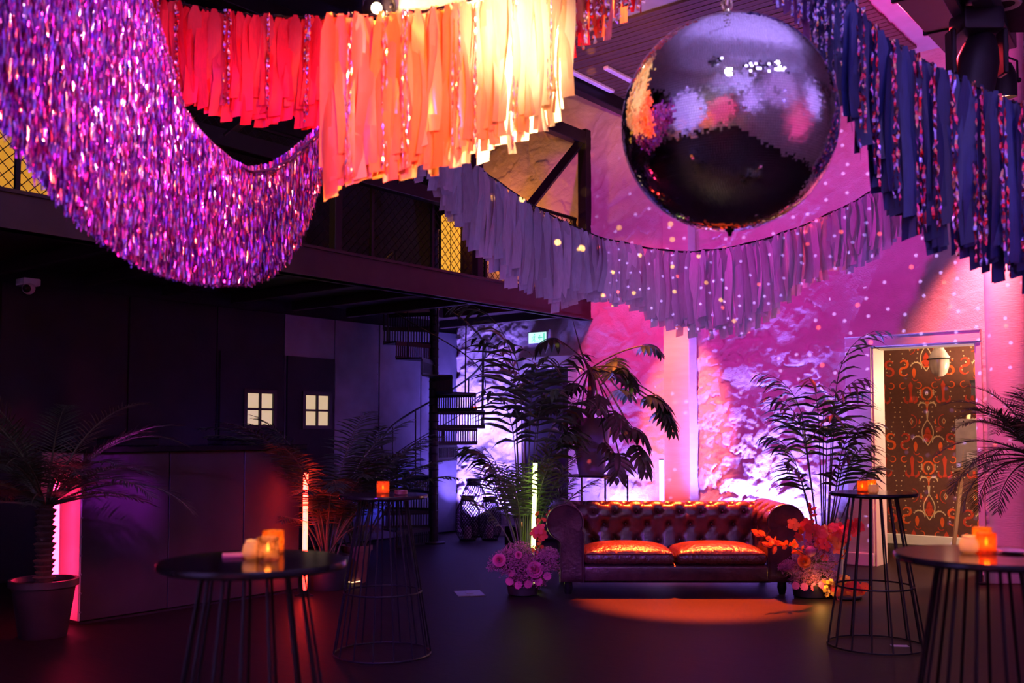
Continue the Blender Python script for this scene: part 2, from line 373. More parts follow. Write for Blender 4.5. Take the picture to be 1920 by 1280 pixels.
b = MB(); b.box(-2.7, 10.6, -15.2, -15, 0, H2); struct('wall_front', b, mat('hall_wall'))
# ---- doorway: white lining, corridor behind it with papered wall
b = MB(); b.box(DA0 - 0.003, DA0 + 0.012, -0.02, 0.34, 0, DH); b.box(DA1 - 0.012, DA1 + 0.003, -0.02, 0.34, 0, DH); b.box(DA0, DA1, -0.02, 0.34, DH - 0.012, DH + 0.003)
struct('door_1', b, M_trim)
b = MB(); b.rbox(DA0 - 0.30, DA0 - 0.004, -0.07, 0.0, 0, DH + 0.14, 0.008, 2); b.rbox(DA0 - 0.30, DA1 + 0.06, -0.075, 0.0, DH + 0.004, DH + 0.14, 0.008, 2)
b.rbox(DA1 + 0.004, DA1 + 0.06, -0.05, 0, 0, DH, 0.006, 2); b.rbox(DA0 - 0.30, DA1 + 0.06, -0.09, 0, DH + 0.125, DH + 0.14, 0.004, 2)
struct('trim_4', b, M_plaster)
CB = 2.55
M_paper = mat('brown_wallpaper', (0.085, 0.028, 0.020), 0.6, 0, 0.12, 20, 0.05, 200)
b = MB(); b.box(2.0, 7.4, CB, CB + 0.1, 0, 3.0); wall_c = struct('wall_corridor', b, M_paper)
b = MB(); b.box(2.0, 7.4, 0.34, CB, 2.95, 3.05); struct('ceiling_corridor', b, M_trim)
b = MB(); b.box(2.0, 2.1, 0.34, CB, 0, 3); b.box(7.3, 7.4, 0.34, CB, 0, 3); b.box(2.0, DA0, 0.22, 0.34, 0, 3); b.box(DA1, 7.4, 0.22, 0.34, 0, 3); b.box(DA0, DA1, 0.22, 0.34, DH, 3)
struct('wall_corridor_side', b, mat('corridor_paint', (0.5, 0.42, 0.36), 0.6))
b = MB(); b.rbox(2.1, 7.3, CB - 0.03, CB, 0.0, 0.14, 0.006, 1); struct('baseboard_corridor', b, M_trim)
# printed pattern on the wallpaper: S scrolls, palmettes, crests and dots, flat print
def paper(shapes, name, m):
    k = MB()
    for pts, w in shapes: k.stroke(pts, w, 0.0)
    o = k.obj(name, m, wall_c, False); o.location = (0, CB - 0.002, 0); o['kind'] = 'stuff'; return o
def arc(cx, cz, r, t0, t1, n=10, sx=1.0): return [(cx + sx * r * math.cos(R(t0 + (t1 - t0) * i / n)), cz + r * math.sin(R(t0 + (t1 - t0) * i / n))) for i in range(n + 1)]
red, crm, org = [], [], []
PX, PZ = 0.80, 1.02
def taper(n, w0, w1, w2): return [w0 + (w1 - w0) * min(1, 2 * i / n) if i <= n / 2 else w1 + (w2 - w1) * (2 * i / n - 1) for i in range(n + 1)]
for ix in range(-1, 5):
    for iz in range(-1, 3):
        cx = 4.62 - 1.6 + ix * PX + 0.0; cz = 1.78 - PZ + iz * PZ
        # crest on the axis
        for s in (-1, 1):
            crm.append((arc(cx + s * 0.062, cz + 0.12, 0.055, 0 if s > 0 else 180, 190 if s > 0 else -10), taper(10, .012, .022, .006)))
            crm.append(([(cx + s * (0.0 + .075 * math.sin(PI * t / 10)), cz - 0.06 - 0.035 * t) for t in range(11)], 0.013))
            crm.append((arc(cx + s * 0.135, cz - 0.36, 0.075, 90 - s * 75, 90 + s * 100), taper(10, .008, .02, .01)))
            crm.append(([(cx + s * 0.012, cz + 0.06), (cx, cz - 0.08)], 0.012))
            for q in range(6):
                a_ = R(30 + q * 24); rx, rz_ = cx + s * 0.062 + .058 * math.cos(a_), cz + .12 + .058 * math.sin(a_)
                crm.append(([(rx, rz_), (rx + .016 * math.cos(a_), rz_ + .016 * math.sin(a_))], .006))
                rx, rz_ = cx + s * 0.135 + .078 * math.cos(a_), cz - .36 + .078 * math.sin(a_)
                crm.append(([(rx, rz_), (rx + .016 * math.cos(a_), rz_ + .016 * math.sin(a_))], .006))
            org.append(([(cx + s * 0.165, cz - 0.36 - 0.02 * q) for q in range(8)], [.01, .035, .05, .055, .05, .04, .03, .01]))
            red.append((arc(cx + s * 0.15, cz - 0.50, 0.04, 180, 330), 0.012))
            # small pear ring above the crest
            org.append((arc(cx, cz - 0.72, 0.085, 90, 90 + s * 170, 10, 0.85), taper(10, .02, .03, .02)))
            crm.append(([(cx + s * 0.085, cz + 0.27 + .0), (cx + s * 0.085, cz + 0.36)], [.012, .012]))
            for q in (-1, 0, 1): crm.append(([(cx + s * 0.085 - .018, cz + .315 + q * .025), (cx + s * .085 + .018, cz + .315 + q * .025)], .009))
            # S scrolls
            sx_, sz_ = cx + s * 0.30, cz - 0.36
            for X_, L_ in ((org if (ix + iz) % 2 else red, 0.034),):
                X_.append((arc(sx_, sz_ + .055, .052, 20 if s > 0 else 160, 250 if s > 0 else -70), taper(10, .014, L_, L_)))
                X_.append((arc(sx_, sz_ - .05, .055, 110 if s > 0 else 70, -150 if s > 0 else 330), taper(10, L_, L_, .014)))
            for q in range(5): crm.append((arc(sx_ + .05 * math.cos(q * 1.3), sz_ + (.1 - q * .05), .006, 0, 360, 6), .008))
            # palmette
            qx, qz = cx + s * 0.215, cz + 0.30
            if s > 0 or True:
                red.append(([(qx, qz + .17), (qx, qz + .12), (qx, qz + .03), (qx, qz - .06), (qx, qz - .12)], [.005, .06, .035, .03, .06]))
                for e in (-1, 1):
                    red.append((arc(qx + e * .05, qz - .09, .045, 90 if e > 0 else 90, 90 - e * 0 - 200 * e - 0, 10), taper(10, .01, .03, .01)) if False else (arc(qx + e * .035, qz - .07, .05, -90, -90 + e * 130), taper(10, .035, .03, .008)))
                    org.append((arc(qx + e * .105, qz + .115, .042, -90 - e * 60, -90 + e * 200), taper(10, .008, .016, .01)))
            # lozenge
            crm.append((arc(qx, qz - .38, .045, 0, 360, 4, 0.5), .01)); red.append((arc(qx, qz - .38, .09, 90, 90 + s * 180, 10, .8), .012)); org.append(([(qx, qz - .345), (qx, qz - .415)], [.002, .02]))
            org.append(([(cx + s * .105, cz - .05), (cx + s * .105, cz - .12)], [.01, .03]))
            for q in range(9):   # dotted outlines
                for e in (-1, 1):
                    crm.append((arc(qx + e * (.125 - .03 * math.cos(q * PI / 4)), qz + .02 - q * .068, .0055, 0, 360, 6), .008))
        crm.append((arc(cx, cz + .30, .022, 0, 360, 8, .6), .014)); org.append(([(cx, cz + .19), (cx, cz + .12), (cx, cz + .05)], [.06, .03, .008]))
        red.append(([(cx, cz - .16), (cx, cz - .22), (cx, cz - .30), (cx, cz - .36)], [.02, .075, .08, .01])); org.append((arc(cx, cz - .30, .055, 60, 480, 12), .014))
paper(red, 'red_print', mat('print_red', (0.42, 0.035, 0.012), 0.6)); paper(org, 'orange_print', mat('print_orange', (0.62, 0.09, 0.012), 0.6)); paper(crm, 'cream_print', mat('print_cream', (0.62, 0.46, 0.27), 0.6))

# ---- pilaster and round column
b = MB(); b.rbox(1.31, 1.69, -0.243, 0.05, 0, H1, 0.012, 2); struct('trim_5', b, M_plaster, smooth=True)
b = MB(); b.lathe([(0.27, 0), (0.27, 0.1), (0.225, 0.14), (0.22, H1)], 40, 5.44, -0.07); struct('trim_6', b, M_plaster, smooth=True)
b = MB(); b.rbox(5.72, 6.3, -0.16, 0.05, 0, 5.55, 0.012, 2); struct('trim_7', b, M_stucco)
b = MB(); b.rbox(1.69, DA0 - 0.30, -0.05, 0.0, 0, 0.15, 0.01, 2); b.rbox(-0.20, 1.31, -0.05, 0, 0, 0.15, 0.01, 2); b.rbox(-2.5, -1.32, -0.06, 0, 0, 0.15, 0.01, 2); b.rbox(DA0 - 0.32, DA0 - 0.004, -0.09, 0, 0, 0.15, 0.01, 2)
struct('baseboard_back', b, M_trim)
# ---- exit door under the gallery
b = MB(); b.rbox(-1.34, -1.16, -0.09, 0.0, 0, 2.66, 0.01, 1); b.rbox(-0.36, -0.18, -0.09, 0, 0, 2.66, 0.01, 1); b.rbox(-1.34, -0.18, -0.09, 0, 2.48, 2.66, 0.01, 1)
struct('trim_8', b, M_trim)
b = MB(); b.rbox(-1.16, -0.36, -0.055, -0.03, 0.01, 2.48, 0.005, 1); d2 = struct('door_2', b, mat('dark_door', (0.03, 0.02, 0.04), 0.5))
b = MB(); b.box(-1.06, -0.46, -0.066, -0.05, 0.2, 1.1); b.box(-1.06, -0.46, -0.066, -0.05, 1.25, 2.3); struct('door_panel', b, mat('dark_door'), d2)
b = MB(); b.tube([(-0.44, -0.055, 1.05), (-0.44, -0.10, 1.05), (-0.56, -0.10, 1.05)], 0.01); struct('door_handle', b, M_steel, d2)

# ---- wall under the gallery with its panels and two half-glazed doors
b = MB(); b.box(-2.72, -2.56, -15, 0.0, 0, H2); wl = struct('wall_left', b, M_dark)
seams = [-11.2, -9.9, -8.6, -7.35, -7.05, -5.62, -4.45, -3.42, -2.56, -1.72, -0.86, -0.04]
for i in range(len(seams) - 1):
    b0, b1 = seams[i], seams[i + 1]
    k = MB(); bl = b1 > -2.6
    k.rbox(-2.555, -2.53 + (0.004 if i % 2 else 0), b0 + 0.008, b1 - 0.008, 0.02, 3.1, 0.004, 1)
    o = struct('steel_panel' if bl else 'wall_panel', k, M_steel if bl else M_dark, wl)
    if bl:
        k = MB()
        for z in np.arange(0.15, 3.05, 0.16): k.ball((-2.53, b1 - 0.03, z), 0.009, 6, 4)
        o = struct('rivets', k, M_steel, wl); o['kind'] = 'stuff'
M_lit = mat('lit_pane', (0.7, 0.6, 0.4), 0.5, emit=(1.0, 0.74, 0.40), estr=0.58)
for n, (b0, b1) in enumerate(((-4.45, -3.42), (-3.42, -2.56))):
    bc = (-3.83, -2.90)[n]; hw, z0, z1 = 0.22, 1.62, 2.06
    k = MB()
    for y0, y1, za, zb in ((b0 + .03, b1 - .03, 0.03, z0), (b0 + .03, b1 - .03, z1, 2.55), (b0 + .03, bc - hw, z0, z1), (bc + hw, b1 - .03, z0, z1)):
        k.box(-2.53, -2.49, y0, y1, za, zb)
    dr = struct('door_%d' % (n + 3), k, M_dark)
    k = MB()
    for y0, y1, za, zb in ((bc - hw - .03, bc - hw + .02, z0 - .03, z1 + .03), (bc + hw - .02, bc + hw + .03, z0 - .03, z1 + .03), (bc - hw, bc + hw, z0 - .03, z0 + .02), (bc - hw, bc + hw, z1 - .02, z1 + .03),
                           (bc - .014, bc + .014, z0, z1), (bc - hw, bc + hw, (z0 + z1) / 2 - .014, (z0 + z1) / 2 + .014)):
        k.box(-2.505, -2.47, y0, y1, za, zb)
    struct('window_frame', k, M_black, dr)
    for i in range(2):
        for j in range(2):
            k = MB(); y0 = bc - hw + .02 + i * (hw - .006); z_ = z0 + .02 + j * ((z1 - z0) / 2 - .006)
            k.box(-2.515, -2.50, y0, y0 + hw - .034, z_, z_ + (z1 - z0) / 2 - .034); struct('pane', k, M_lit, dr)

# ---- gallery: slab with stair hole, edge beam, joists
M_slab = mat('gallery_steel', (0.03, 0.016, 0.02), 0.5, 0.2, 0.25, 4)
b = MB()
b.box(-2.55, -0.12, -15, -2.35, 3.27, 3.45); b.box(-2.55, -0.12, -0.72, -0.02, 3.27, 3.45); b.box(-0.55, -0.12, -2.35, -0.72, 3.27, 3.45); b.box(-2.55, -2.2, -2.35, -0.72, 3.27, 3.45)
gl = struct('gallery_floor', b, M_slab)
b = MB(); b.rbox(-0.12, 0.0, -15, 0.04, 3.14, 3.46, 0.006, 1); b.box(-0.17, 0.03, -15, 0.04, 3.14, 3.165); b.box(-0.17, 0.03, -15, 0.04, 3.43, 3.46)
struct('gallery_beam', b, M_slab)
jm = MB(); jm.rbox(-2.5, -0.13, -0.04, 0.04, 3.15, 3.27, 0.005, 1); jme = jm.mesh('joist', False); jme.materials.append(M_slab)
for i in range(14):
    bb_ = -0.45 - i * 0.95
    if -2.3 < bb_ < -0.8: continue
    o = link('joist', jme, None, gl); o.location = (0, bb_, 0)
# gallery walls, lit openings
b = MB(); b.box(-2.56, -2.04, -0.5, -0.01, 3.46, 6.2); struct('gallery_partition', b, M_dark)
M_amber = mat('amber_pane', (0.6, 0.4, 0.1), 0.5, emit=(1.0, 0.42, 0.03), estr=0.62, var=0.3)
M_amber2 = mat('amber_pane_bright', (0.6, 0.4, 0.1), 0.5, emit=(1.0, 0.42, 0.04), estr=0.95)
b = MB(); b.box(-2.54, -2.52, -7.6, -6.15, 3.55, 5.3); w1 = struct('window_1', b, M_amber)
b = MB()
for y in (-7.62, -6.14): b.box(-2.54, -2.49, y - .03, y + .03, 3.5, 5.34)
b.box(-2.54, -2.49, -7.6, -6.15, 5.28, 5.36); struct('window_frame', b, M_black, w1)
b = MB(); b.box(-2.42, -2.26, -0.54, -0.51, 3.7, 4.9); b.box(-2.22, -2.05, -0.54, -0.51, 3.7, 4.9); struct('window_2', b, M_amber2)

# ---- truss at the gallery edge
tr = thing('roof_truss', 'black steel truss frame with a diagonal strut above the gallery edge', 'truss', RP(-0.06, 0, 3.455), RZ)
b = MB(); b.rbox(-0.07, 0.07, -0.14, 0.0, 0.0, 2.42, 0.006, 1); b.obj('post', M_black, tr, False)
b = MB(); b.rbox(-0.07, 0.07, -9.5, -0.14, 2.2, 2.38, 0.006, 1); b.obj('top_chord', M_black, tr, False)
b = MB(); b.rbox(-0.06, 0.06, -9.5, -0.14, 0.80, 0.97, 0.006, 1); b.obj('lower_chord', M_black, tr, False)
for i in range(4):
    y = -0.2 - i * 2.3
    b = MB(); b.tube([(0, y, 2.2), (0, y - 1.35, 0.9)], 0.075, 4); b.obj('strut', M_black, tr, False)
for y in (-2.4, -4.7, -7.0, -9.3):
    b = MB(); b.rbox(-0.05, 0.05, y - 0.05, y + 0.05, 0, 2.2, 0.005, 1); b.obj('post', M_black, tr, False)
# railing with diamond mesh
rl = thing('gallery_railing', 'dark railing of diamond wire mesh along the gallery edge', 'railing', RP(-0.2, 0, 3.452), RZ)
b = MB(); b.tube([(0, -12, 1.15), (0, -0.1, 1.15)], 0.025, 6); b.obj('handrail', M_black, rl)
for i in range(13):
    b = MB(); b.rbox(-0.02, 0.02, -0.15 - i * 0.98, -0.11 - i * 0.98, 0, 1.15, 0.003, 1); b.obj('post', M_black, rl, False)
b = MB(); sp = 0.105
for i in range(-11, 116):
    for sg in (1, -1):
        y0 = -12 + i * sp if sg > 0 else -12 + i * sp + 1.1
        p0, p1 = (y0, 0.03), (y0 + sg * 1.1, 1.13)
        b.tube([(0.004 * sg, p0[0], p0[1]), (0.004 * sg, p1[0], p1[1])], 0.005, 3, False)
o = b.obj('wire_mesh', M_black, rl); o['kind'] = 'stuff'
# dark back-of-house shapes on the gallery: a row of slatted crates against the left wall
# ================================================================== MIRROR BALL
bt = thing('mirror_ball', 'large glittering mirror ball hanging in front of the pale lavender ribbons', 'mirror ball', BALL)
b = MB(); b.ball((0, 0, 0), BR - 0.006, 48, 32); b.obj('ball_core', M_black, bt)
g = np.random.default_rng(5)
tile = 0.0112; rows = int(PI * BR / tile)
V, Fq = [], []
for i in range(rows):
    ph = PI * (i + 0.5) / rows; n = max(4, int(2 * PI * BR * math.sin(ph) / tile)); off = g.uniform(0, 1)
    for j in range(n):
        t = 2 * PI * (j + off) / n
        nrm = np.array([math.sin(ph) * math.cos(t), math.sin(ph) * math.sin(t), math.cos(ph)])
        e1 = np.array([-math.sin(t), math.cos(t), 0.0]); e2 = np.cross(nrm, e1)
        jx, jy = g.normal(0, 0.021, 2)
        n2 = nrm + e1 * jx + e2 * jy
        w1 = tile * 0.465 * min(1, 2 * PI * BR * math.sin(ph) / n / tile); w2 = tile * 0.465
        base = len(V)
        for sx, sy in ((-1, -1), (1, -1), (1, 1), (-1, 1)):
            p = e1 * sx * w1 + e2 * sy * w2
            V.append(nrm * BR + p - nrm * (sx * w1 * jx + sy * w2 * jy))
        for sx, sy in ((-1, -1), (1, -1), (1, 1), (-1, 1)):
            V.append(nrm * (BR - 0.005) + e1 * sx * w1 + e2 * sy * w2)
        Fq.append((base, base + 1, base + 2, base + 3))
        for q in range(4): Fq.append((base + 4 + q, base + 4 + (q + 1) % 4, base + (q + 1) % 4, base + q))
me = bpy.data.meshes.new('mirror_tiles'); me.from_pydata([tuple(v) for v in V], [], Fq); me.update()
o = link('mirror_tiles', me, mat('mirror_glass', (0.93, 0.93, 0.95), 0.03, 1.0, 0.02, 60), bt); o['kind'] = 'stuff'
M_brass = mat('hook_metal', (0.6, 0.5, 0.35), 0.25, 1.0)
b = MB(); b.lathe([(0.06, BR - 0.012), (0.06, BR + 0.012), (0.02, BR + 0.02), (0.016, BR + 0.05)], 20); b.obj('cap', M_brass, bt)
b = MB(); b.tube([(0.022 * math.cos(t), 0, BR + 0.075 + 0.032 * math.sin(t)) for t in np.linspace(0, 2 * PI, 15)], 0.007, 6); b.obj('shackle', M_brass, bt)
b = MB()
for k in range(24):
    z = BR + 0.125 + k * 0.098
    b.tube([((0.017 * math.cos(t)) * (k % 2), 0.017 * math.cos(t) * (1 - k % 2), z + 0.058 * math.sin(t)) for t in np.linspace(0, 2 * PI, 11)], 0.006, 5)
o = b.obj('chain', M_brass, bt)
b = MB(); b.lathe([(0.008, -BR - 0.03), (0.012, -BR - 0.01), (0.03, -BR + 0.006)], 12); b.obj('bottom_pin', M_black, bt)

# ================================================================== GARLANDS
def interp(tab, x):
    xs = [t[0] for t in tab]
    return [np.interp(x, xs, [t[k] for t in tab]) for k in range(1, len(tab[0]))]
def ribbon_mesh(name, rnd, curl=0.12, nw=3, seg=8, pinch=0.35):
    k = MB(); ph = rnd.uniform(0, 6); tw = rnd.uniform(-0.45, 0.45); fold = rnd.uniform(-.25, .25); sway = rnd.uniform(-.2, .2)
    rows_ = []
    for i in range(seg + 1):
        t = i / seg; w = pinch + (1 - pinch) * min(1, t / 0.13) ** 0.8
        cx = 0.22 * math.sin(ph + 3.5 * t) * t + sway * t * t * .5; cy_ = curl * math.sin(ph * 1.7 + 5 * t) * 3
        an = tw * math.sin(ph + 2.4 * t) * 1.2
        rows_.append([(cx + (j / (nw - 1) - .5) * w * math.cos(an), cy_ + (j / (nw - 1) - .5) * w * math.sin(an) + (fold * w if 0 < j < nw - 1 else 0), -t + (0.012 * (j - 1) if i == seg else 0)) for j in range(nw)])
    k.grid(rows_); return k.mesh(name)
def strand_mesh(name, rnd, seg=34, tint=None):
    """one twisted foil strand of unit length"""
    k = MB(); cols = []; an = rnd.uniform(0, 6); cx = 0
    pal = tint or [(0.95, 0.75, 0.85)]
    for i in range(seg):
        z0, z1 = -i / seg, -(i + 1) / seg; a0 = an; an += rnd.uniform(-1.4, 1.4)
        w = rnd.uniform(.6, 1.2) * .5; cx1 = cx * .8 + rnd.uniform(-.4, .4)
        k.add([(cx - w * math.cos(a0), -w * math.sin(a0), z0), (cx + w * math.cos(a0), w * math.sin(a0), z0), (cx1 + w * math.cos(an), w * math.sin(an), z1), (cx1 - w * math.cos(an), -w * math.sin(an), z1)], [(0, 1, 2, 3)])
        cols.append(rnd.choice(pal)); cx = cx1
    me = k.mesh(name, False); at = me.attributes.new('tint', 'FLOAT_COLOR', 'FACE')
    for i, c in enumerate(cols): at.data[i].color = c + (1,)
    return me
def tilt_foil(name): return attr_metal(name, 0.22)
M_foil = tilt_foil('iridescent_foil')
def garland(name, label, tab, n, width, mats, seed, group=None, strands=0, strand_pal=None, strand_w=0.016, dbl=True, jit=0.12, x0=None, x1=None, curl=.10, pick=None, lenjit=.06):
    rnd = random.Random(seed)
    x0 = tab[0][0] if x0 is None else x0; x1 = tab[-1][0] if x1 is None else x1
    c = P((x0 + x1) / 2, interp(tab, (x0 + x1) / 2)[0], interp(tab, (x0 + x1) / 2)[2])
    th = thing(name, label, 'garland', c, 0, group)
    pts = []
    for x in np.linspace(x0, x1, 60):
        yt, yb, Z = interp(tab, x); pts.append(P(x, yt, Z) - c)
    k = MB(); k.tube(pts, 0.006, 5); k.obj('string', M_black, th)
    k = MB(); k.tube([p + Vector((0.008 * math.sin(i * 2.1), 0.01 * math.cos(i * 2.1), 0.012 * math.sin(i * 1.3))) for i, p in enumerate(pts)], 0.004, 4); k.obj('string', M_black, th)
    vs = {}
    for m in mats:
        vs[m.name] = [ribbon_mesh('ribbon', rnd, curl) for _ in range(6)]
        for me in vs[m.name]: me.materials.append(m)
    for i in range(n):
        x = x0 + (x1 - x0) * (i + 0.5 + rnd.uniform(-.35, .35)) / n
        yt, yb, Z = interp(tab, x)
        dx = 6; ya, _, Za = interp(tab, x + dx); q = P(x + dx, ya, Za) - P(x, yt, Z); head = math.atan2(q.y, q.x)
        top = P(x, yt, Z) - c; L = (yb - yt) / F * Z
        m = mats[pick(i / n, rnd)] if pick else rnd.choice(mats)
        for d in range(2 if dbl else 1):
            o = link('ribbon', rnd.choice(vs[m.name]), None, th)
            o.location = top + Vector((rnd.uniform(-.01, .01), 0.016 * (1 if d else -1) + rnd.uniform(-.012, .012), rnd.uniform(-.006, .012)))
            ll = L * (1 + rnd.uniform(-lenjit * 1.6, lenjit * .6)) * (rnd.uniform(.80, 1.0) if d == 0 else 1.0)
            w = width * rnd.uniform(.8, 1.15)
            o.scale = (w, w, ll); o.rotation_euler = (0, rnd.uniform(-.03, .03), head + rnd.uniform(-.45, .45))
    if strands:
        sm = [strand_mesh('foil_strand', rnd, 40, strand_pal) for _ in range(6)]
        for me in sm: me.materials.append(M_foil)
        for i in range(strands):
            x = x0 + (x1 - x0) * (i + 0.5 + rnd.uniform(-.3, .3)) / strands
            yt, yb, Z = interp(tab, x)
            for d in range(3):
                o = link('foil_strand', rnd.choice(sm), None, th); o.location = P(x, yt, Z) - c + Vector((rnd.uniform(-.018, .018), -0.04 + rnd.uniform(-.01, .01), 0))
                o.scale = (strand_w, strand_w, (yb - yt) / F * Z * rnd.uniform(.85, 1.03)); o.rotation_euler = (0, rnd.uniform(-.02, .02), rnd.uniform(0, 6))
    return th
M_red = mat('red_ribbon', (0.80, 0.014, 0.035), 0.55, transl=0.35, var=0.1)
M_orange = mat('orange_ribbon', (0.85, 0.27, 0.05), 0.55, transl=0.45, var=0.08)
M_peach = mat('peach_ribbon', (0.88, 0.56, 0.32), 0.5, transl=0.65, var=0.08)
M_coral = mat('coral_ribbon', (0.80, 0.20, 0.09), 0.45, transl=0.4, var=0.08)
M_cream = mat('cream_ribbon', (0.90, 0.72, 0.48), 0.5, transl=0.65, var=0.06)
M_satin = mat('satin_orange_ribbon', (0.85, 0.36, 0.12), 0.25, transl=0.2, var=0.06)
M_lav = mat('lavender_ribbon', (0.56, 0.46, 0.60), 0.6, transl=0.3, var=0.1)
M_lav2 = mat('grey_lavender_ribbon', (0.42, 0.40, 0.52), 0.6, transl=0.3, var=0.1)
M_sheer = mat('sheer_ribbon', (0.55, 0.48, 0.60), 0.5, transl=0.4, var=0.1, alpha=0.75)
M_navy = mat('navy_ribbon', (0.012, 0.018, 0.10), 0.45, transl=0.1, var=0.2)
M_navy2 = mat('deep_blue_ribbon', (0.02, 0.035, 0.16), 0.4, transl=0.1, var=0.2)
PAL_R = [(0.95, 0.12, 0.2), (0.85, 0.35, 0.85), (0.95, 0.45, 0.3), (0.8, 0.06, 0.12), (0.6, 0.5, 1.0), (0.7, 0.05, 0.15)]
# red
garland('red_ribbon_garland', 'garland of red ribbon strips beside the purple tinsel, knotted on a dark string', [(245, -12, 175, 5.5), (300, -2, 190, 5.5), (400, 20, 225, 5.55), (470, 28, 238, 5.6), (612, 34, 246, 5.7)],
        30, 0.074, [M_red, mat('deep_red_ribbon', (0.55, 0.015, 0.03), 0.5, transl=0.3, var=0.1), M_red], 11, strands=5, strand_pal=PAL_R)
# orange going to coral
garland('orange_ribbon_garland', 'garland of long orange and peach ribbon strips glowing in front of a lamp', [(616, 30, 388, 4.5), (650, 31, 372, 4.5), (700, 31, 352, 4.55), (800, 20, 335, 4.6), (860, 6, 322, 4.7), (900, -4, 305, 4.75), (960, -22, 285, 4.8), (1020, -48, 245, 4.9), (1066, -75, 205, 5.0)],
        50, 0.068, [M_orange, M_peach, M_coral, M_satin, M_cream], 12, strands=7, strand_pal=[(1, .7, .4), (1, .85, .6), (.95, .5, .5)], strand_w=0.009, pick=lambda t, r: r.choice([0, 0, 2, 0, 3] if t < .4 else ([0, 1, 1, 3] if t < .6 else [1, 1, 4, 4])))
garland('coral_fringe_garland', 'short garland of coral red foil strips, left above the mirror ball', [(1060, -110, 128, 5.2), (1090, -130, 105, 5.25), (1130, -150, 88, 5.3), (1165, -175, 45, 5.4), (1205, -200, 22, 5.5), (1232, -220, -5, 5.6)],
        26, 0.05, [M_coral, M_red, mat('coral_satin', (0.85, 0.35, 0.3), 0.2, transl=0.25)], 13, strands=14, strand_pal=[(1, .6, .45), (1, .75, .55), (.9, .4, .6)], strand_w=0.02, lenjit=.12)
# lavender, swagged across the hall behind the ball
garland('lavender_ribbon_garland', 'long drooping garland of pale lavender ribbon strips behind the mirror ball', [(770, 215, 335, 8.3), (800, 240, 345, 8.35), (850, 278, 420, 8.45), (890, 308, 480, 8.5), (930, 338, 515, 8.6), (1000, 385, 560, 8.8), (1050, 412, 584, 8.95), (1090, 430, 560, 9.05), (1125, 445, 566, 9.15), (1200, 462, 590, 9.3), (1250, 470, 626, 9.4),
         (1300, 472, 634, 9.5), (1350, 467, 632, 9.6), (1400, 457, 625, 9.7), (1440, 446, 605, 9.8), (1500, 425, 548, 9.95), (1560, 398, 515, 10.1), (1605, 376, 510, 10.2), (1650, 348, 478, 10.3), (1700, 315, 436, 10.4)],
        112, 0.088, [M_lav, M_lav2, M_sheer], 14, curl=.07, lenjit=.07)
# navy with sparkling strands
garland('navy_ribbon_garland', 'dark navy blue ribbon garland with sparkling red foil strands at right', [(1590, 5, 265, 4.9), (1612, 22, 300, 4.95), (1640, 55, 378, 5.0), (1660, 72, 408, 5.0), (1700, 96, 446, 5.0), (1740, 118, 470, 5.0), (1780, 140, 486, 5.0), (1840, 168, 515, 5.0), (1900, 192, 536, 5.0), (1960, 205, 560, 5.0)],
        36, 0.076, [M_navy, M_navy2, M_navy], 15, curl=.05, strands=11, strand_pal=PAL_R, strand_w=0.015)
garland('violet_foil_garland', 'glassy violet foil strips and red sparkles hanging right of the mirror ball', [(1430, -260, 2, 5.25), (1480, -180, 45, 5.2), (1520, -120, 100, 5.15), (1560, -60, 165, 5.05), (1600, 2, 245, 5.0)],
        16, 0.05, [mat('sheer_violet_strip', (0.18, 0.12, 0.42), 0.25, transl=0.3, alpha=0.8), M_navy2], 16, strands=14, strand_pal=[(.7, .65, 1), (.5, .45, .95), (.9, .85, 1)], strand_w=0.016, lenjit=.14)

# ================================================================== TINSEL SWAG (foil fringe)
TT = [(-70, -330, 115, 3.3), (0, -300, 235, 3.5), (50, -270, 305, 3.65), (100, -230, 372, 3.8), (150, -185, 430, 3.95), (200, -130, 470, 4.1), (250, -60, 505, 4.3), (290, 25, 525, 4.45), (340, 195, 536, 4.65), (370, 238, 540, 4.75), (400, 270, 542, 4.85),
      (440, 303, 541, 5.0), (470, 318, 538, 5.1), (510, 312, 520, 5.25), (545, 290, 488, 5.4), (575, 264, 425, 5.55), (606, 238, 325, 5.7)]
c = P(400, 270, 4.85)
tg = thing('tinsel_garland', 'huge swag of purple foil tinsel fringe in front of the red ribbons', 'garland', c)
k = MB(); k.tube([P(x, *[interp(TT, x)[q] for q in (0, 2)]) - c for x in np.linspace(-70, 606, 70)], 0.005, 6); k.obj('string', mat('violet_cord', (0.08, 0.01, 0.08), 0.5), tg)
k = MB()
for q in range(5):   # bunched strands swept along the string at its far end
    k.tube([P(x, interp(TT, x)[0] + 6 + q * 7 - abs(x - 540) * .03, interp(TT, x)[2] - .06 + q * .02) - c for x in np.linspace(455, 606, 16)], 0.006, 4)
k.obj('bunched_strands', mat('bunched_foil', (0.10, 0.02, 0.12), 0.3, 0.6), tg)
g = np.random.default_rng(9); V, Fq, tints = [], [], []
pal = np.array([(.55, .10, .75), (.75, .10, .50), (.30, .08, .75), (.85, .35, .85), (.65, .06, .35), (.40, .30, 1)])
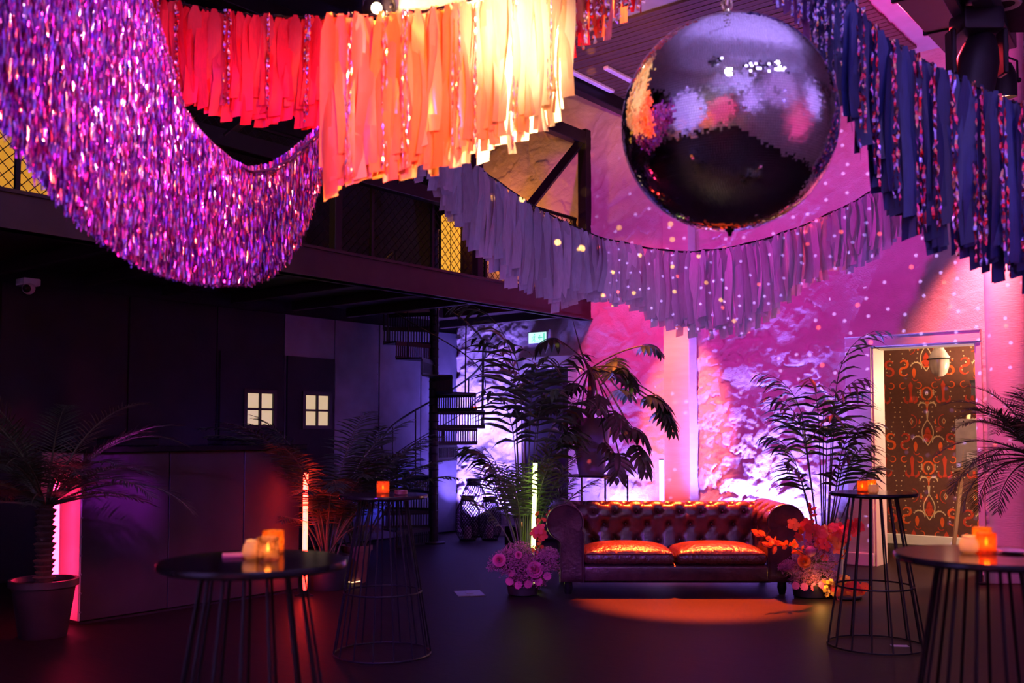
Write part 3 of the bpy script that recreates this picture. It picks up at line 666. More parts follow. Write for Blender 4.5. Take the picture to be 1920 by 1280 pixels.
for i in range(8200):
    x = -75 + 683 * (i + g.uniform(0, 1)) / 8200 + g.normal(0, 2)
    x = min(606, max(-75, x))
    yt, yb, Z = interp(TT, x); lay = g.uniform(-1, 1)
    top = np.array(P(x, yt, Z) - c) + np.array([0, lay * 0.07, 0]); L = (yb - yt) / F * Z * (1 - 0.09 * g.random() ** 2)
    if g.random() < 0.35: L *= g.uniform(0.3, 1)
    w0 = g.uniform(0.0022, 0.0048); an = g.uniform(0, 6.3); seg = max(4, int(L / 0.032)); cx, cyy = 0.0, 0.0
    base = len(V)
    for s in range(seg + 1):
        z = top[2] - L * s / seg; ww = w0
        V.append((top[0] + cx - ww * math.cos(an), top[1] + cyy - ww * math.sin(an), z)); V.append((top[0] + cx + ww * math.cos(an), top[1] + cyy + ww * math.sin(an), z))
        an += g.normal(0, 1.3); cx += g.normal(0, .0022); cyy += g.normal(0, .004)
        if s < seg:
            Fq.append((base + 2 * s, base + 2 * s + 1, base + 2 * s + 3, base + 2 * s + 2)); tints.append(g.integers(0, 6))
me = bpy.data.meshes.new('tinsel_fringe'); me.from_pydata(V, [], Fq); me.update()
at = me.attributes.new('tint', 'FLOAT_COLOR', 'FACE'); cc = np.ones((len(Fq), 4), np.float32); cc[:, :3] = pal[tints]; at.data.foreach_set('color', cc.reshape(-1))
o = link('tinsel_fringe', me, attr_metal('tinsel_foil', 0.17), tg); o['kind'] = 'stuff'
# ================================================================== CHESTERFIELD SOFA
M_leather = mat('brown_leather', (0.045, 0.016, 0.018), 0.27, 0, 0.35, 7, 0.25, 26, spec=0.5)
M_leather2 = mat('creased_leather', (0.07, 0.022, 0.016), 0.26, 0, 0.3, 6, 1.0, 16, spec=0.7, stretch=(1.6, 0.8, 1))
SX, SY, SRZ = 1.555, 9.52, R(-0.5)
sofa = thing('chesterfield_sofa', 'dark leather sofa with tufted back and rolled arms', 'sofa', (SX, SY, 0), SRZ)
def tufted(name, prof, u0, u1, axis, sp=(0.22, 0.15), rows_t=(0.12, 0.27, 0.42, 0.57), amp=0.034, nu=170, nv=56, sgn=1):
    """roll-over padded surface; prof: (p, z) polyline; tufts on a diamond grid along u and arc length"""
    pr = [Vector((p[0], p[1])) for p in prof]; d = [0]
    for i in range(1, len(pr)): d.append(d[-1] + (pr[i] - pr[i - 1]).length)
    T = np.linspace(0, d[-1], nv); px_ = np.interp(T, d, [p.x for p in pr]); pz = np.interp(T, d, [p.y for p in pr])
    dx, dz = np.gradient(px_), np.gradient(pz); l = np.hypot(dx, dz); nx, nz_ = -dz / l, dx / l
    # buttons
    bts = []
    for r, t in enumerate(rows_t):
        o_ = sp[0] / 2 if r % 2 else 0
        for k in range(int((u1 - u0) / sp[0]) + 2):
            uu = u0 + sp[0] * 0.5 + o_ + k * sp[0]
            if u0 + 0.03 < uu < u1 - 0.03: bts.append((uu, t))
    U = np.linspace(u0, u1, nu); h = np.zeros((nv, nu)); UU, TT_ = np.meshgrid(U, T)
    for (bu, bt_) in bts:
        r2 = (UU - bu) ** 2 + (TT_ - bt_) ** 2
        h -= amp * np.exp(-r2 / (2 * 0.030 ** 2)) 
        for du in (-1, 1):      # pleats to the neighbours
            for dt in (-1,1):
                eu, et = du * sp[0] / 2, dt * sp[1]; q = np.clip(((UU - bu) * eu + (TT_ - bt_) * et) / (eu * eu + et * et), 0, 0.5)
                dd = (UU - bu - q * eu) ** 2 + (TT_ - bt_ - q * et) ** 2
                h -= 0.006 * np.exp(-dd / (2 * 0.010 ** 2))
    P3 = []
    for i in range(nv):
        row = []
        for j in range(nu):
            p = px_[i] + nx[i] * h[i, j] * sgn; z = pz[i] + nz_[i] * h[i, j] * sgn
            row.append((U[j], p, z) if axis == 'x' else (p, U[j], z))
        P3.append(row)
    k = MB(); k.grid(P3); o = k.obj(name, M_leather, sofa)
    for (bu, bt_) in bts:
        i = int(np.argmin(abs(T - bt_))); p = px_[i] - nx[i] * (amp - .006) * sgn; z = pz[i] - nz_[i] * (amp - .006) * sgn
        kk = MB(); kk.ball((bu, p, z) if axis == 'x' else (p, bu, z), 0.014, 8, 5, (1, 1, 1)); kk.obj('button', M_leather, o)
    return o
def roll(c, r, inner, t0=200, t1=-30): return [(c[0] + r * math.cos(R(t0 + (t1 - t0) * i / 18)), c[1] + r * math.sin(R(t0 + (t1 - t0) * i / 18))) for i in range(19)]
back_prof = [(0.66, 0.36), (0.70, 0.52)] + roll((0.83, 0.685), 0.152, 1) + [(0.95, 0.54), (0.96, 0.14)]
tufted('backrest', back_prof, -1.06, 1.06, 'x', rows_t=(0.10, 0.245, 0.39, 0.53))
for s in (-1, 1):
    ap = [(s * 0.875, 0.34), (s * 0.88, 0.52)] + [(s * x, z) for x, z in roll((1.05, 0.68), 0.178, 1, 205, -75)] + [(s * 1.09, 0.48), (s * 1.10, 0.12)]
    o = tufted('armrest', ap, 0.03, 0.93, 'y', sp=(0.24, 0.15), rows_t=(0.17, 0.33, 0.50), nu=80, sgn=-s * -1 if s > 0 else -1)
    # scroll panel on the front of the arm
    sil = [(s * 0.875, 0.12), (s * 0.875, 0.58)] + [(s * x, z) for x, z in roll((1.05, 0.68), 0.172, 1, 205, -70)] + [(s * 1.085, 0.48), (s * 1.095, 0.12)]
    k = MB(); n = len(sil); cx = sum(p[0] for p in sil) / n; cz = sum(p[1] for p in sil) / n
    ring = lambda f, y: [((p[0] - cx) * f + cx, y, (p[1] - cz) * f + cz) for p in sil]
    rings = [ring(1.0, 0.05), ring(1.0, 0.012), ring(0.95, -0.004), ring(0.86, 0.002), ring(0.02, -0.002)]
    k.grid(rings, wrap=True); k.obj('arm_front', M_leather, sofa)
    k = MB(); k.tube([(p[0] * 1.0, -0.004, p[1]) for p in sil], 0.009, 5); k.obj('piping', M_leather, o)
k = MB(); k.rbox(-0.93, 0.93, 0.02, 0.90, 0.11, 0.285, 0.03, 3); k.obj('base', M_leather, sofa)
k = MB(); k.rbox(-0.875, 0.875, -0.012, 0.05, 0.125, 0.275, 0.02, 3); k.obj('front_rail', M_leather, sofa)
k = MB(); k.rbox(-1.06, 1.06, 0.85, 0.94, 0.11, 0.5, 0.02, 2); k.obj('back_panel', M_leather, sofa)
for s in (-1, 1):
    k = MB(); x0, x1 = (-0.875, -0.005) if s < 0 else (0.005, 0.875)
    k.rbox(x0, x1, 0.0, 0.70, 0.28, 0.40, 0.05, 4, crown=0.07, sub=8); o = k.obj('seat_cushion', M_leather2, sofa)
    k = MB(); k.tube([(x0 + .03, -0.002, 0.385), (x1 - .03, -0.002, 0.385)], 0.007, 5); k.obj('piping', M_leather, o)
for x in (-1.02, 1.02):
    for y in (0.08, 0.86):
        k = MB(); k.lathe([(0.03, 0), (0.036, 0.02), (0.045, 0.06), (0.04, 0.125)], 14, x, y); k.obj('foot', M_blackwood, sofa)

# ================================================================== PLANTS
M_leafK = mat('palm_leaf', (0.030, 0.060, 0.022), 0.45, 0, 0.3, 8, transl=0.15)
M_leafG = mat('bright_palm_leaf', (0.055, 0.11, 0.03), 0.42, 0, 0.3, 8, transl=0.2)
M_leafD = mat('dry_palm_leaf', (0.07, 0.05, 0.02), 0.5, 0, 0.3, 8, transl=0.15)
M_stem = mat('palm_stem', (0.05, 0.07, 0.025), 0.5, 0, 0.3, 10)
M_trunk = mat('palm_trunk', (0.06, 0.035, 0.022), 0.85, 0, 0.4, 14, 0.8, 30)
M_pot = mat('dark_pot', (0.02, 0.015, 0.018), 0.45, 0, 0.3, 6, 0.1, 20)
def leaf_strip(k, p, d, L, w, droop, nrm, seg=3):
    """narrow folded leaflet"""
    d = d.normalized(); side = d.cross(nrm)
    if side.length < 1e-4: side = Vector((1, 0, 0))
    side.normalize(); q = p.copy(); rows_ = []
    prof = (0.35, 1.0, 0.75, 0.05) if seg == 3 else (0.35, 0.9, 1.0, 0.7, 0.05)
    for i in range(seg + 1):
        ww = w * prof[i]; rows_.append((q - side * ww, q - nrm * ww * 0.35, q + side * ww))
        d = (d + Vector((0, 0, -droop / seg))).normalized(); q = q + d * (L / seg)
    k.grid(rows_)
def frond(base, az, el, L, bend, nl, ll, lw, ldroop, rnd, m_leaf, parent, start=0.22, rr=0.010, vee=0.5, mstem=None, late=False):
    k = MB(); h = Vector((math.cos(az), math.sin(az), 0)); pts = []; p = Vector(base); e = el; N_ = 16
    for i in range(N_ + 1):
        pts.append(p.copy()); t = i / N_
        dirn = h * math.cos(e) + Vector((0, 0, 1)) * math.sin(e); p = p + dirn * (L / N_); e -= bend / N_ * (max(0, t - .48) * 7.4 if late else (0.4 + 1.3 * t))
    kk = MB(); kk.tube(pts, [rr * (1 - .8 * i / N_) for i in range(N_ + 1)], 5)
    side = Vector((-h.y, h.x, 0))
    for j in range(nl):
        t = start + (1 - start) * (j + 0.5) / nl; f = t * N_; i = min(int(f), N_ - 1); q = pts[i].lerp(pts[i + 1], f - i)
        tang = (pts[i + 1] - pts[i]).normalized(); up = side.cross(tang) * -1
        if up.z < 0: up = -up
        tt = (t - start) / (1 - start); le = ll * (0.45 + 0.75 * math.sin(PI * min(1, 0.12 + tt * .88)) ** .8) * (1 - .35 * tt)
        for s in (-1, 1):
            fw = (0.75 if late else 0.35) + 0.55 * tt + rnd.uniform(-.08, .08)
            d = side * s * (1 - .25 * tt) + tang * fw + up * (vee * .5 + rnd.uniform(-.1, .1))
            leaf_strip(k, q, d, le * rnd.uniform(.88, 1.08), lw, ldroop * rnd.uniform(.6, 1.3), up)
    o = k.obj('frond', m_leaf, parent)
    kk.obj('stalk', mstem or M_stem, o)
    return o
def pot(parent, r0, r1, h, rim=0.02, m=None, rimh=0.05):
    k = MB(); k.lathe([(r0 * .96, 0), (r0, 0.01), (r1, h - rimh), (r1 + rim, h - rimh), (r1 + rim, h), (r1, h), (r1 - .015, h - .04)], 32, cap=False)
    k.add([(r0 * .96 * math.cos(2 * PI * j / 32), r0 * .96 * math.sin(2 * PI * j / 32), 0) for j in range(32)], [tuple(range(32))[::-1]])
    o = k.obj('pot', m or M_pot, parent)
    k = MB(); k.lathe([(0.001, h - .06), (r1 * .5, h - .055), (r1 - .012, h - .06)], 20, cap=False); k.obj('soil', mat('soil', (0.02, 0.012, 0.01), 0.9, 0, .4, 30, .6, 60), o)
    return o
# date palm at far left
rnd = random.Random(21)
t = thing('date_palm', 'feathery palm with rough trunk in a wide pot, far left by the pink tube', 'potted palm', (-3.54, 7.60, 0))
pot(t, 0.17, 0.225, 0.43, 0.022)
k = MB()
for i in range(15):
    z0 = 0.37 + i * 0.042; r = 0.054 + .008 * math.sin(i * 2.1)
    k.lathe([(r, z0), (r + .022, z0 + .03), (r - .01, z0 + .044)], 12, 0, 0, False)
k.obj('trunk', M_trunk, t)
for i in range(30):
    az = i * 2.4 + rnd.uniform(-.3, .3); el = R(rnd.uniform(25, 80)) if i > 4 else R(rnd.uniform(8, 25)); L = rnd.uniform(0.85, 1.25) if i > 4 else 0.8
    frond((0.03 * math.cos(az), 0.03 * math.sin(az), 0.98), az, el, L, rnd.uniform(1.0, 1.7) if i > 4 else .8, 34, 0.24, 0.005, 0.35, rnd, M_leafK if i % 4 else M_leafD, t, 0.2, 0.011, 0.5)
# areca by the red tube
def clump(t, n, hz, Ls, nl, ll, lw, rnd, mleaf, spread=0.10, elr=(58, 86), bend=(0.9, 1.6), droop=.55, start=.42, vee=.25, azf=None):
    for i in range(n):
        az = (azf(i) if azf else i * 2.4) + rnd.uniform(-.3, .3); el = R(rnd.uniform(*elr))
        frond((spread * rnd.random() * math.cos(az), spread * rnd.random() * math.sin(az), hz), az, el, rnd.uniform(*Ls), rnd.uniform(*bend), nl, ll * rnd.uniform(.85, 1.1), lw, droop, rnd, mleaf, t, start, 0.010, vee)
rnd = random.Random(22)
t = thing('areca_palm', 'dark bushy palm in a black pot behind the glowing red tube', 'potted palm', P(612, 1096, 9.9)[:2] + (0,))
pot(t, 0.17, 0.21, 0.33)
clump(t, 22, 0.30, (1.1, 2.0), 26, 0.30, 0.010, rnd, M_leafK)
clump(t, 26, 0.30, (0.7, 1.1), 16, 0.22, 0.006, rnd, M_leafD, start=.5)
rnd = random.Random(23)
t = thing('tall_planter_palm', 'leafy dark palm in a narrow tapering planter between the red tube and the bar table', 'potted palm', P(668, 1072, 10.35)[:2] + (0,))
pot(t, 0.10, 0.15, 0.38, 0.015, mat('clay_pot', (0.16, 0.05, 0.03), 0.45))
clump(t, 16, 0.34, (1.0, 1.75), 20, 0.26, 0.014, rnd, M_leafK)
k = MB(); k.tube([(-.06, -.115, .02), (-.02, -.125, .015), (.02, -.125, .022), (.06, -.115, .028)], 0.006, 6); 
o = k.obj('light_strip', mat('warm_strip', (1, .6, .3), .5, emit=(1, .55, .25), estr=2.0), None); o.location = P(668, 1072, 10.35)[:2] + (0.0,)
tag(o, 'short glowing light strip at the foot of the narrow planter', 'light')
# kentia left of the sofa
rnd = random.Random(24)
kb = P(985, 1098, 10.0)
t = thing('kentia_palm', 'tall green palm rising out of the flowers at the left end of the sofa', 'potted palm', (kb.x, kb.y, 0))
pot(t, 0.14, 0.18, 0.26)
def kentia(t, specs, hz, nl, ll, lw, rnd, m, droop=1.15):
    for az, el, L, bd_ in specs:
        frond((0.04 * math.cos(az), 0.04 * math.sin(az), hz), az, R(el), L, bd_, nl, ll * rnd.uniform(.9, 1.1), lw, droop, rnd, m, t, .60, .011, -.1, None, True)
kentia(t, [(2.9, 88, 3.0, 2.2), (2.5, 87, 2.6, 2.0), (0.3, 86, 2.4, 2.0), (-1.2, 87, 2.3, 2.0), (4.4, 87, 2.5, 2.1), (1.2, 86, 2.4, 2.0), (5.2, 83, 2.0, 2.1), (0.0, 82, 1.9, 1.9), (4.0, 84, 2.0, 2.2),
           (-.2, 78, 1.5, 1.6), (3.3, 75, 1.35, 1.4), (5.6, 78, 1.5, 1.7)], 0.22, 10, 0.46, 0.024, rnd, M_leafK)
clump(t, 20, 0.22, (0.9, 1.35), 16, 0.24, 0.010, rnd, M_leafG, 0.08, (66, 87), (0.4, 1.0), .6, .45, .2)
# kentia right of the sofa
rnd = random.Random(25)
kb = P(1545, 1045, 10.75)
t = thing('kentia_palm', 'dark palm against the bright wall between the sofa and the doorway', 'potted palm', (kb.x, kb.y, 0))
pot(t, 0.19, 0.215, 0.52, 0.004, mat('white_sack', (0.70, 0.68, 0.74), 0.7, 0, .08, 6, .5, 9), .02)
k = MB()
for z_, n_ in ((0.41, 7), (0.30, 9)):
    for q in range(n_):      # small dark lettering in two curved rows, too small to read
        a = R(-88 + (q - n_ / 2) * 5.2 + 28); rr = .207 + .0225 * (z_ / .52) ; zz = z_ + .004 * (q - n_ / 2) ** 2 * .2
        c_ = Vector((rr * math.cos(a), rr * math.sin(a), zz)); tx = Vector((-math.sin(a), math.cos(a), 0)) * .006; tz = Vector((0, 0, .008))
        k.add([c_ - tx - tz, c_ + tx - tz, c_ + tx * .6 + tz, c_ - tx * .6 + tz], [(0, 1, 2, 3)])
k.obj('lettering', mat('lettering_ink', (0.02, 0.02, 0.03), .6), [o for o in t.children if o.name.startswith('pot')][0], False)
kentia(t, [(0.1, 86, 2.75, 2.2), (2.9, 84, 2.2, 2.0), (3.4, 82, 1.9, 1.9), (0.5, 84, 2.0, 2.1), (-1.0, 86, 2.1, 2.1), (4.2, 86, 2.1, 2.1), (2.3, 82, 1.7, 1.8), (-.4, 80, 1.6, 1.9), (3.1, 76, 1.45, 1.6), (0.2, 74, 1.35, 1.6),
           (4.6, 80, 1.7, 1.9), (5.4, 80, 1.6, 1.8), (3.7, 70, 1.15, 1.3), (-.2, 68, 1.1, 1.2), (5.0, 74, 1.2, 1.4), (1.2, 84, 1.9, 1.9)], 0.26, 10, 0.40, 0.021, rnd, M_leafK)
# date palm at far right
rnd = random.Random(26)
kb = P(1960, 1090, 8.9)
t = thing('date_palm', 'dark feathery palm at the right edge in front of the doorway column', 'potted palm', (kb.x, kb.y, 0))
pot(t, 0.17, 0.22, 0.42)
k = MB()
for i in range(19):
    z0 = 0.36 + i * 0.05; r = 0.07 + .01 * math.sin(i * 2.1)
    k.lathe([(r, z0), (r + .02, z0 + .034), (r - .01, z0 + .052)], 12, 0, 0, False)
k.obj('trunk', M_trunk, t)
for i in range(46):
    az = i * 2.4 + rnd.uniform(-.3, .3); el = R(rnd.uniform(-15, 74))
    frond((0.03 * math.cos(az), 0.03 * math.sin(az), 1.30), az, el, rnd.uniform(0.75, 1.1), rnd.uniform(0.9, 1.8), 30, 0.25, 0.0055, 0.35, rnd, M_leafK, t, 0.2, 0.011, 0.5)
# split-leaf philodendron in a tall planter on a wire stand
st = P(1112, 890, 12.0)
t = thing('plant_stand', 'thin black wire plant stand behind the sofa carrying the tall planter', 'plant stand', (st.x, st.y, 0), RZ + R(8))
hs = st.z
k = MB(); k.rbox(-.32, .32, -.32, .32, hs - .02, hs, .004, 1); k.obj('stand_top', M_black, t)
for sx in (-1, 1):
    for sy in (-1, 1):
        k = MB(); k.rbox(sx * .31 - .009, sx * .31 + .009, sy * .31 - .009, sy * .31 + .009, 0, hs - .02, .002, 1); k.obj('leg', M_black, t, False)
k = MB(); k.box(-.31, .31, -.316, -.304, .0, .012); k.box(-.31, .31, .304, .316, 0, .012); k.obj('foot_bar', M_black, t)
rnd = random.Random(27)
t = thing('split_leaf_plant', 'plant with big split leaves in a tall tapering planter on the wire stand', 'potted plant', (st.x - .02, st.y, hs + .001))
pot(t, 0.155, 0.25, 0.68, 0.004, mat('violet_grey_planter', (0.22, 0.18, 0.28), 0.55), .02)
k = MB(); k.tube([(0, 0, .6), (-.02, 0, .85), (.01, 0, 1.05), (0, 0, 1.3)], [.05, .045, .05, .03], 10); k.obj('trunk', M_trunk, t)
def split_leaf(base, tip, L, az, el, bend, m, rnd, n=7):
    k = MB(); b0 = Vector(base); t0 = Vector(tip); mid = b0.lerp(t0, .5) + Vector((0, 0, .12 * (t0 - b0).length))
    kk = MB(); kk.tube([b0 * (1 - q) ** 2 + mid * 2 * q * (1 - q) + t0 * q * q for q in np.linspace(0, 1, 10)], .009, 5)
    h = Vector((math.cos(az), math.sin(az), 0)); side = Vector((-h.y, h.x, 0)); p = t0.copy(); e = el; pts = [p.copy()]
    for i in range(10):
        p = p + (h * math.cos(e) + Vector((0, 0, math.sin(e)))) * (L / 10); e -= bend / 10; pts.append(p.copy())
    rows_ = []
    for i, q in enumerate(pts):
        tg_ = (pts[min(i + 1, 10)] - pts[max(i - 1, 0)]).normalized(); up = tg_.cross(side).normalized(); w = .055 * math.sin(PI * min(.95, .15 + i / 11)) * L / .45
        rows_.append((q - side * w + up * .01, q, q + side * w + up * .01))
    k.grid(rows_)
    for j in range(n):
        f = .4 + 9.2 * j / n; i = int(f); q = pts[i].lerp(pts[i + 1], f - i); tg_ = (pts[i + 1] - pts[i]).normalized(); up = side.cross(tg_) * -1
        if up.z < 0: up = -up
        ll = L * (.85 - .40 * abs(j / n - .25)) 
        for s in (-1, 1):
            leaf_strip(k, q, side * s + tg_ * (-.35 + 1.3 * j / n) + up * .08, ll * rnd.uniform(.85, 1.1), .046 * L / .45, 1.2 + rnd.uniform(-.2, .4), up, 4)
    leaf_strip(k, pts[-1], pts[-1] - pts[-2], L * .3, .03, .6, Vector((0, 0, 1)), 4)
    o = k.obj('leaf', m, t); kk.obj('stalk', M_stem, o)
cz = 1.28
def at(px, py, Y=12.0): return P(px, py, Y) - Vector(t.location)
mL = M_leafK
for (px, py, dY, az, el, bd_, L) in ((1045, 636, -.1, 3.3, 10, 1.5, .42), (1205, 648, -.2, 0.2, 15, 1.4, .34), (1150, 700, -.2, 1.3, 60, .7, .42), (1165, 690, -.3, 0.6, -20, 1.1, .40), (1215, 742, -.2, 0.2, -10, 1.0, .42), (1228, 740, 0, -.8, -30, .8, .42),
                                    (1180, 800, -.4, 0.0, -10, 1.4, .45), (1150, 770, -.4, -1.2, -30, 1.0, .42), (1090, 765, -.4, 3.6, -5, 1.2, .42), (1120, 740, -.5, -1.6, -10, 1.2, .36), (1195, 835, -.4, -.9, -50, .6, .42), (1160, 850, -.5, -1.8, -40, .7, .40), (1240, 770, -.1, .6, -30, .9, .40), (1085, 720, -.2, 2.4, 10, 1.2, .36), (1130, 700, .2, 1.6, 40, 1.0, .36), (1040, 760, -.2, 3.0, 0, 1.3, .40), (1135, 830, -.4, -.5, -45, .8, .40), (1070, 800, -.3, 3.8, -40, .8, .36), (1160, 730, .3, 1.0, 10, 1.0, .4)):
    split_leaf((rnd.uniform(-.03, .03), 0, cz), at(px, py, 12.0 + dY), L * .80, az, R(el), bd_, mL, rnd)
k = MB(); k.tube([(0, 0, 1.2), at(1090, 660), at(1073, 597)], [.02, .012, .003], 6); k.obj('new_shoot', M_stem, t)
# ================================================================== FLOWERS
M_gyp = mat('gypsophila_pink', (0.55, 0.16, 0.32), 0.7, 0, .3, 20, transl=.3)
M_gyp2 = mat('gypsophila_lilac', (0.50, 0.18, 0.40), 0.7, 0, .3, 20, transl=.3)
M_rose = mat('rose_petal', (0.75, 0.12, 0.30), 0.5, 0, .15, 10, transl=.3)
M_orch = mat('red_petal', (0.75, 0.06, 0.05), 0.5, 0, .15, 10, transl=.3)
M_oran = mat('orange_petal', (0.85, 0.20, 0.03), 0.5, 0, .15, 10, transl=.3)
M_yel = mat('yellow_petal', (0.85, 0.50, 0.05), 0.5, 0, .15, 10, transl=.3)
M_twig = mat('twig', (0.06, 0.05, 0.03), 0.7)
def puff(t, c, r, n, m, rnd, size=.010, squash=.8):
    k = MB(); ks = MB()
    for i in range(n):
        d = Vector((rnd.gauss(0, 1), rnd.gauss(0, 1), abs(rnd.gauss(0, 1)) - .25)).normalized(); rr = r * (.55 + .5 * rnd.random())
        p = Vector(c) + Vector((d.x * rr, d.y * rr, d.z * rr * squash))
        for q in range(3):
            a = Vector((rnd.uniform(-1, 1), rnd.uniform(-1, 1), rnd.uniform(-1, 1))).normalized(); b_ = a.orthogonal().normalized(); s = size * rnd.uniform(.6, 1.2)
            pp = p + Vector((rnd.uniform(-1, 1), rnd.uniform(-1, 1), rnd.uniform(-1, 1))) * size * 1.2
            k.add([pp - a * s, pp - b_ * s * .7, pp + a * s, pp + b_ * s * .7], [(0, 1, 2, 3)])
        if i % 6 == 0: ks.tube([Vector(c) + (p - Vector(c)) * .15, p], .002, 3, False)
    o = k.obj('blossom_cloud', m, t); o['kind'] = 'stuff'
    o2 = ks.obj('stems', M_twig, o); o2['kind'] = 'stuff'
def rose(t, c, r, m, rnd, face=(0, -1, .3)):
    k = MB(); f = Vector(face).normalized(); x = f.orthogonal().normalized(); y = f.cross(x)
    for ring_, (rad, n, op, hh) in enumerate(((.18, 3, .1, .9), (.45, 4, .35, .85), (.75, 5, .7, .6), (1.0, 6, 1.0, .35))):
        for j in range(n):
            a = 2 * PI * (j + .4 * ring_) / n + rnd.uniform(-.15, .15); rows_ = []
            for u in np.linspace(0, 1, 4):
                row = []
                for v in np.linspace(-1, 1, 5):
                    aa = a + v * (1.25 * PI / n); rr = r * (rad * (.35 + .65 * u ** .8) + .06 * op * u); z = r * (hh * u * 1.1 - .35 * op * u * u - .12 * u * v * v)
                    row.append(Vector(c) + (x * math.cos(aa) + y * math.sin(aa)) * rr + f * z)
                rows_.append(row)
            k.grid(rows_)
    k.obj('rose', m, t)
def petal_flower(t, c, r, m, rnd, n=5, name='flower', face=None, wd=.42):
    k = MB(); f = Vector(face or (rnd.uniform(-.8, .8), -1, rnd.uniform(-.2, .9))).normalized(); x = f.orthogonal().normalized(); y = f.cross(x); a0 = rnd.uniform(0, 6)
    for j in range(n):
        a = a0 + 2 * PI * j / n; d = x * math.cos(a) + y * math.sin(a); s = f.cross(d); rows_ = []
        for u, w in ((.08, .12), (.4, .85), (.75, 1), (1, .25)):
            q = Vector(c) + d * r * u + f * r * (.35 * u - .3 * u * u); rows_.append((q - s * r * wd * w + f * r * .05, q, q + s * r * wd * w + f * r * .05))
        k.grid(rows_)
    k.ball(Vector(c) + f * r * .05, r * .13, 6, 4)
    return k.obj(name, m, t)
def sprig(t, pts, m, rnd, n, L, name='leaf_sprig'):
    k = MB(); pts = [Vector(p) for p in pts]; k.tube(pts, .004, 4); o = k.obj(name, M_twig, t)
    for i in range(n):
        f = (i + .7) / n * (len(pts) - 1); j = min(int(f), len(pts) - 2); q = pts[j].lerp(pts[j + 1], f - j); d = (pts[j + 1] - pts[j]).normalized()
        kk = MB(); v = Vector((rnd.uniform(-1, 1), rnd.uniform(-1, .4), rnd.uniform(-.5, 1))); leaf_strip(kk, q, d * .6 + v, L * rnd.uniform(.8, 1.2), L * .30, .3, Vector((.2, -1, .3)), 4); kk.obj('leaf', m, o)
rnd = random.Random(31)
ca = P(980, 1108, 9.55)
t = thing('flower_arrangement', 'low cloud of pink flowers with two pink roses, left of the sofa', 'flowers', (ca.x, ca.y, 0))
def la(px, py, dY=0): return P(px, py, ca.y + dY) - Vector(t.location)
k = MB(); k.lathe([(.10, 0), (.14, .01), (.15, .09), (.13, .1)], 20); k.obj('tray', M_pot, t)
for c_, r in (((-.12, 0, .26), .20), ((.02, -.05, .22), .20), ((.16, 0, .26), .18), ((-.02, .08, .34), .18), ((.06, 0, .12), .15), ((.24, .04, .36), .10)): puff(t, c_, r * 1.08, 1100, M_gyp, rnd, .0065)
for px, py, r in ((936, 1050, .060), (1003, 1068, .075), (972, 1040, .035)): rose(t, la(px, py, -.16), r, M_rose, rnd)
for px, py in ((955, 1090), (972, 1097), (990, 1095), (1010, 1090), (1026, 1080), (960, 1075)): petal_flower(t, la(px, py, -.14), .040, M_rose, rnd, 9, 'carnation')
for px, py in ((1003, 1000), (1010, 993), (1018, 1003)): petal_flower(t, la(px, py, -.05), .055, M_orch, rnd, 5, 'orchid')
sprig(t, [la(1000, 1060, 0), la(1008, 1010, 0), la(1004, 965, 0)], M_oran, rnd, 12, .06); sprig(t, [la(1005, 1060), la(1020, 1000), la(1028, 958)], M_orch, rnd, 10, .06)
rnd = random.Random(32)
cb = P(1520, 1106, 9.45)
t = thing('flower_arrangement', 'big red and purple flower arrangement with orchids leaning against the right end of the sofa', 'flowers', (cb.x, cb.y, 0))
def lb(px, py, dY=0): return P(px, py, cb.y + dY) - Vector(t.location)
k = MB(); k.lathe([(.12, 0), (.16, .01), (.17, .12), (.15, .13)], 20); k.obj('tray', M_pot, t)
for px, py, r, mm in ((1500, 1068, .17, M_gyp2), (1530, 1055, .19, M_gyp2), (1545, 1085, .16, M_gyp2), (1510, 1090, .15, M_gyp), (1480, 1066, .10, M_gyp), (1535, 1030, .14, M_gyp2)): puff(t, lb(px, py), r, 1000, mm, rnd, .0065)
for i in range(38):
    px = rnd.gauss(1540, 26); py = 985 + abs(rnd.gauss(0, 22)) - (px - 1540) * -.1; petal_flower(t, lb(px, py, rnd.uniform(-.12, .12)), rnd.uniform(.04, .07), M_orch if rnd.random() < .8 else M_oran, rnd, 5, 'orchid')
for px, py in ((1588, 992), (1597, 986), (1603, 996), (1612, 988), (1606, 980), (1593, 982), (1582, 1012), (1586, 1006)): petal_flower(t, lb(px, py, -.05), .055, M_orch, rnd, 5, 'orchid')
rose(t, lb(1508, 1052, -.2), .06, M_oran, rnd); k = MB(); k.ball(lb(1520, 1033, -.18), .05, 12, 8); k.obj('pompom_flower', M_gyp, t)
for px, py in ((1492, 1098), (1508, 1100), (1525, 1100), (1540, 1097)): petal_flower(t, lb(px, py, -.16), .038, M_rose, rnd, 9, 'carnation')
sprig(t, [lb(1510, 1030, -.2), lb(1470, 1020, -.42), lb(1420, 1000, -.45)], M_oran, rnd, 16, .085); sprig(t, [lb(1510, 1040, -.2), lb(1480, 1022, -.40), lb(1440, 1024, -.45)], M_oran, rnd, 12, .08)
sprig(t, [lb(1525, 1020), lb(1522, 970), lb(1520, 948)], M_orch, rnd, 12, .055); sprig(t, [lb(1545, 1020), lb(1590, 985), lb(1610, 982)], M_orch, rnd, 8, .06); sprig(t, [lb(1530, 1090), lb(1575, 1050), lb(1590, 1030)], M_oran, rnd, 7, .05)
rnd = random.Random(33)
cc_ = P(1585, 1096, 9.35)
t = thing('flower_arrangement', 'small orange and yellow flower heap on the floor under the wire bar table', 'flowers', (cc_.x, cc_.y, 0))
k = MB(); k.lathe([(.12, 0), (.15, .01), (.15, .03), (.12, .035)], 18); k.obj('tray', M_pot, t)
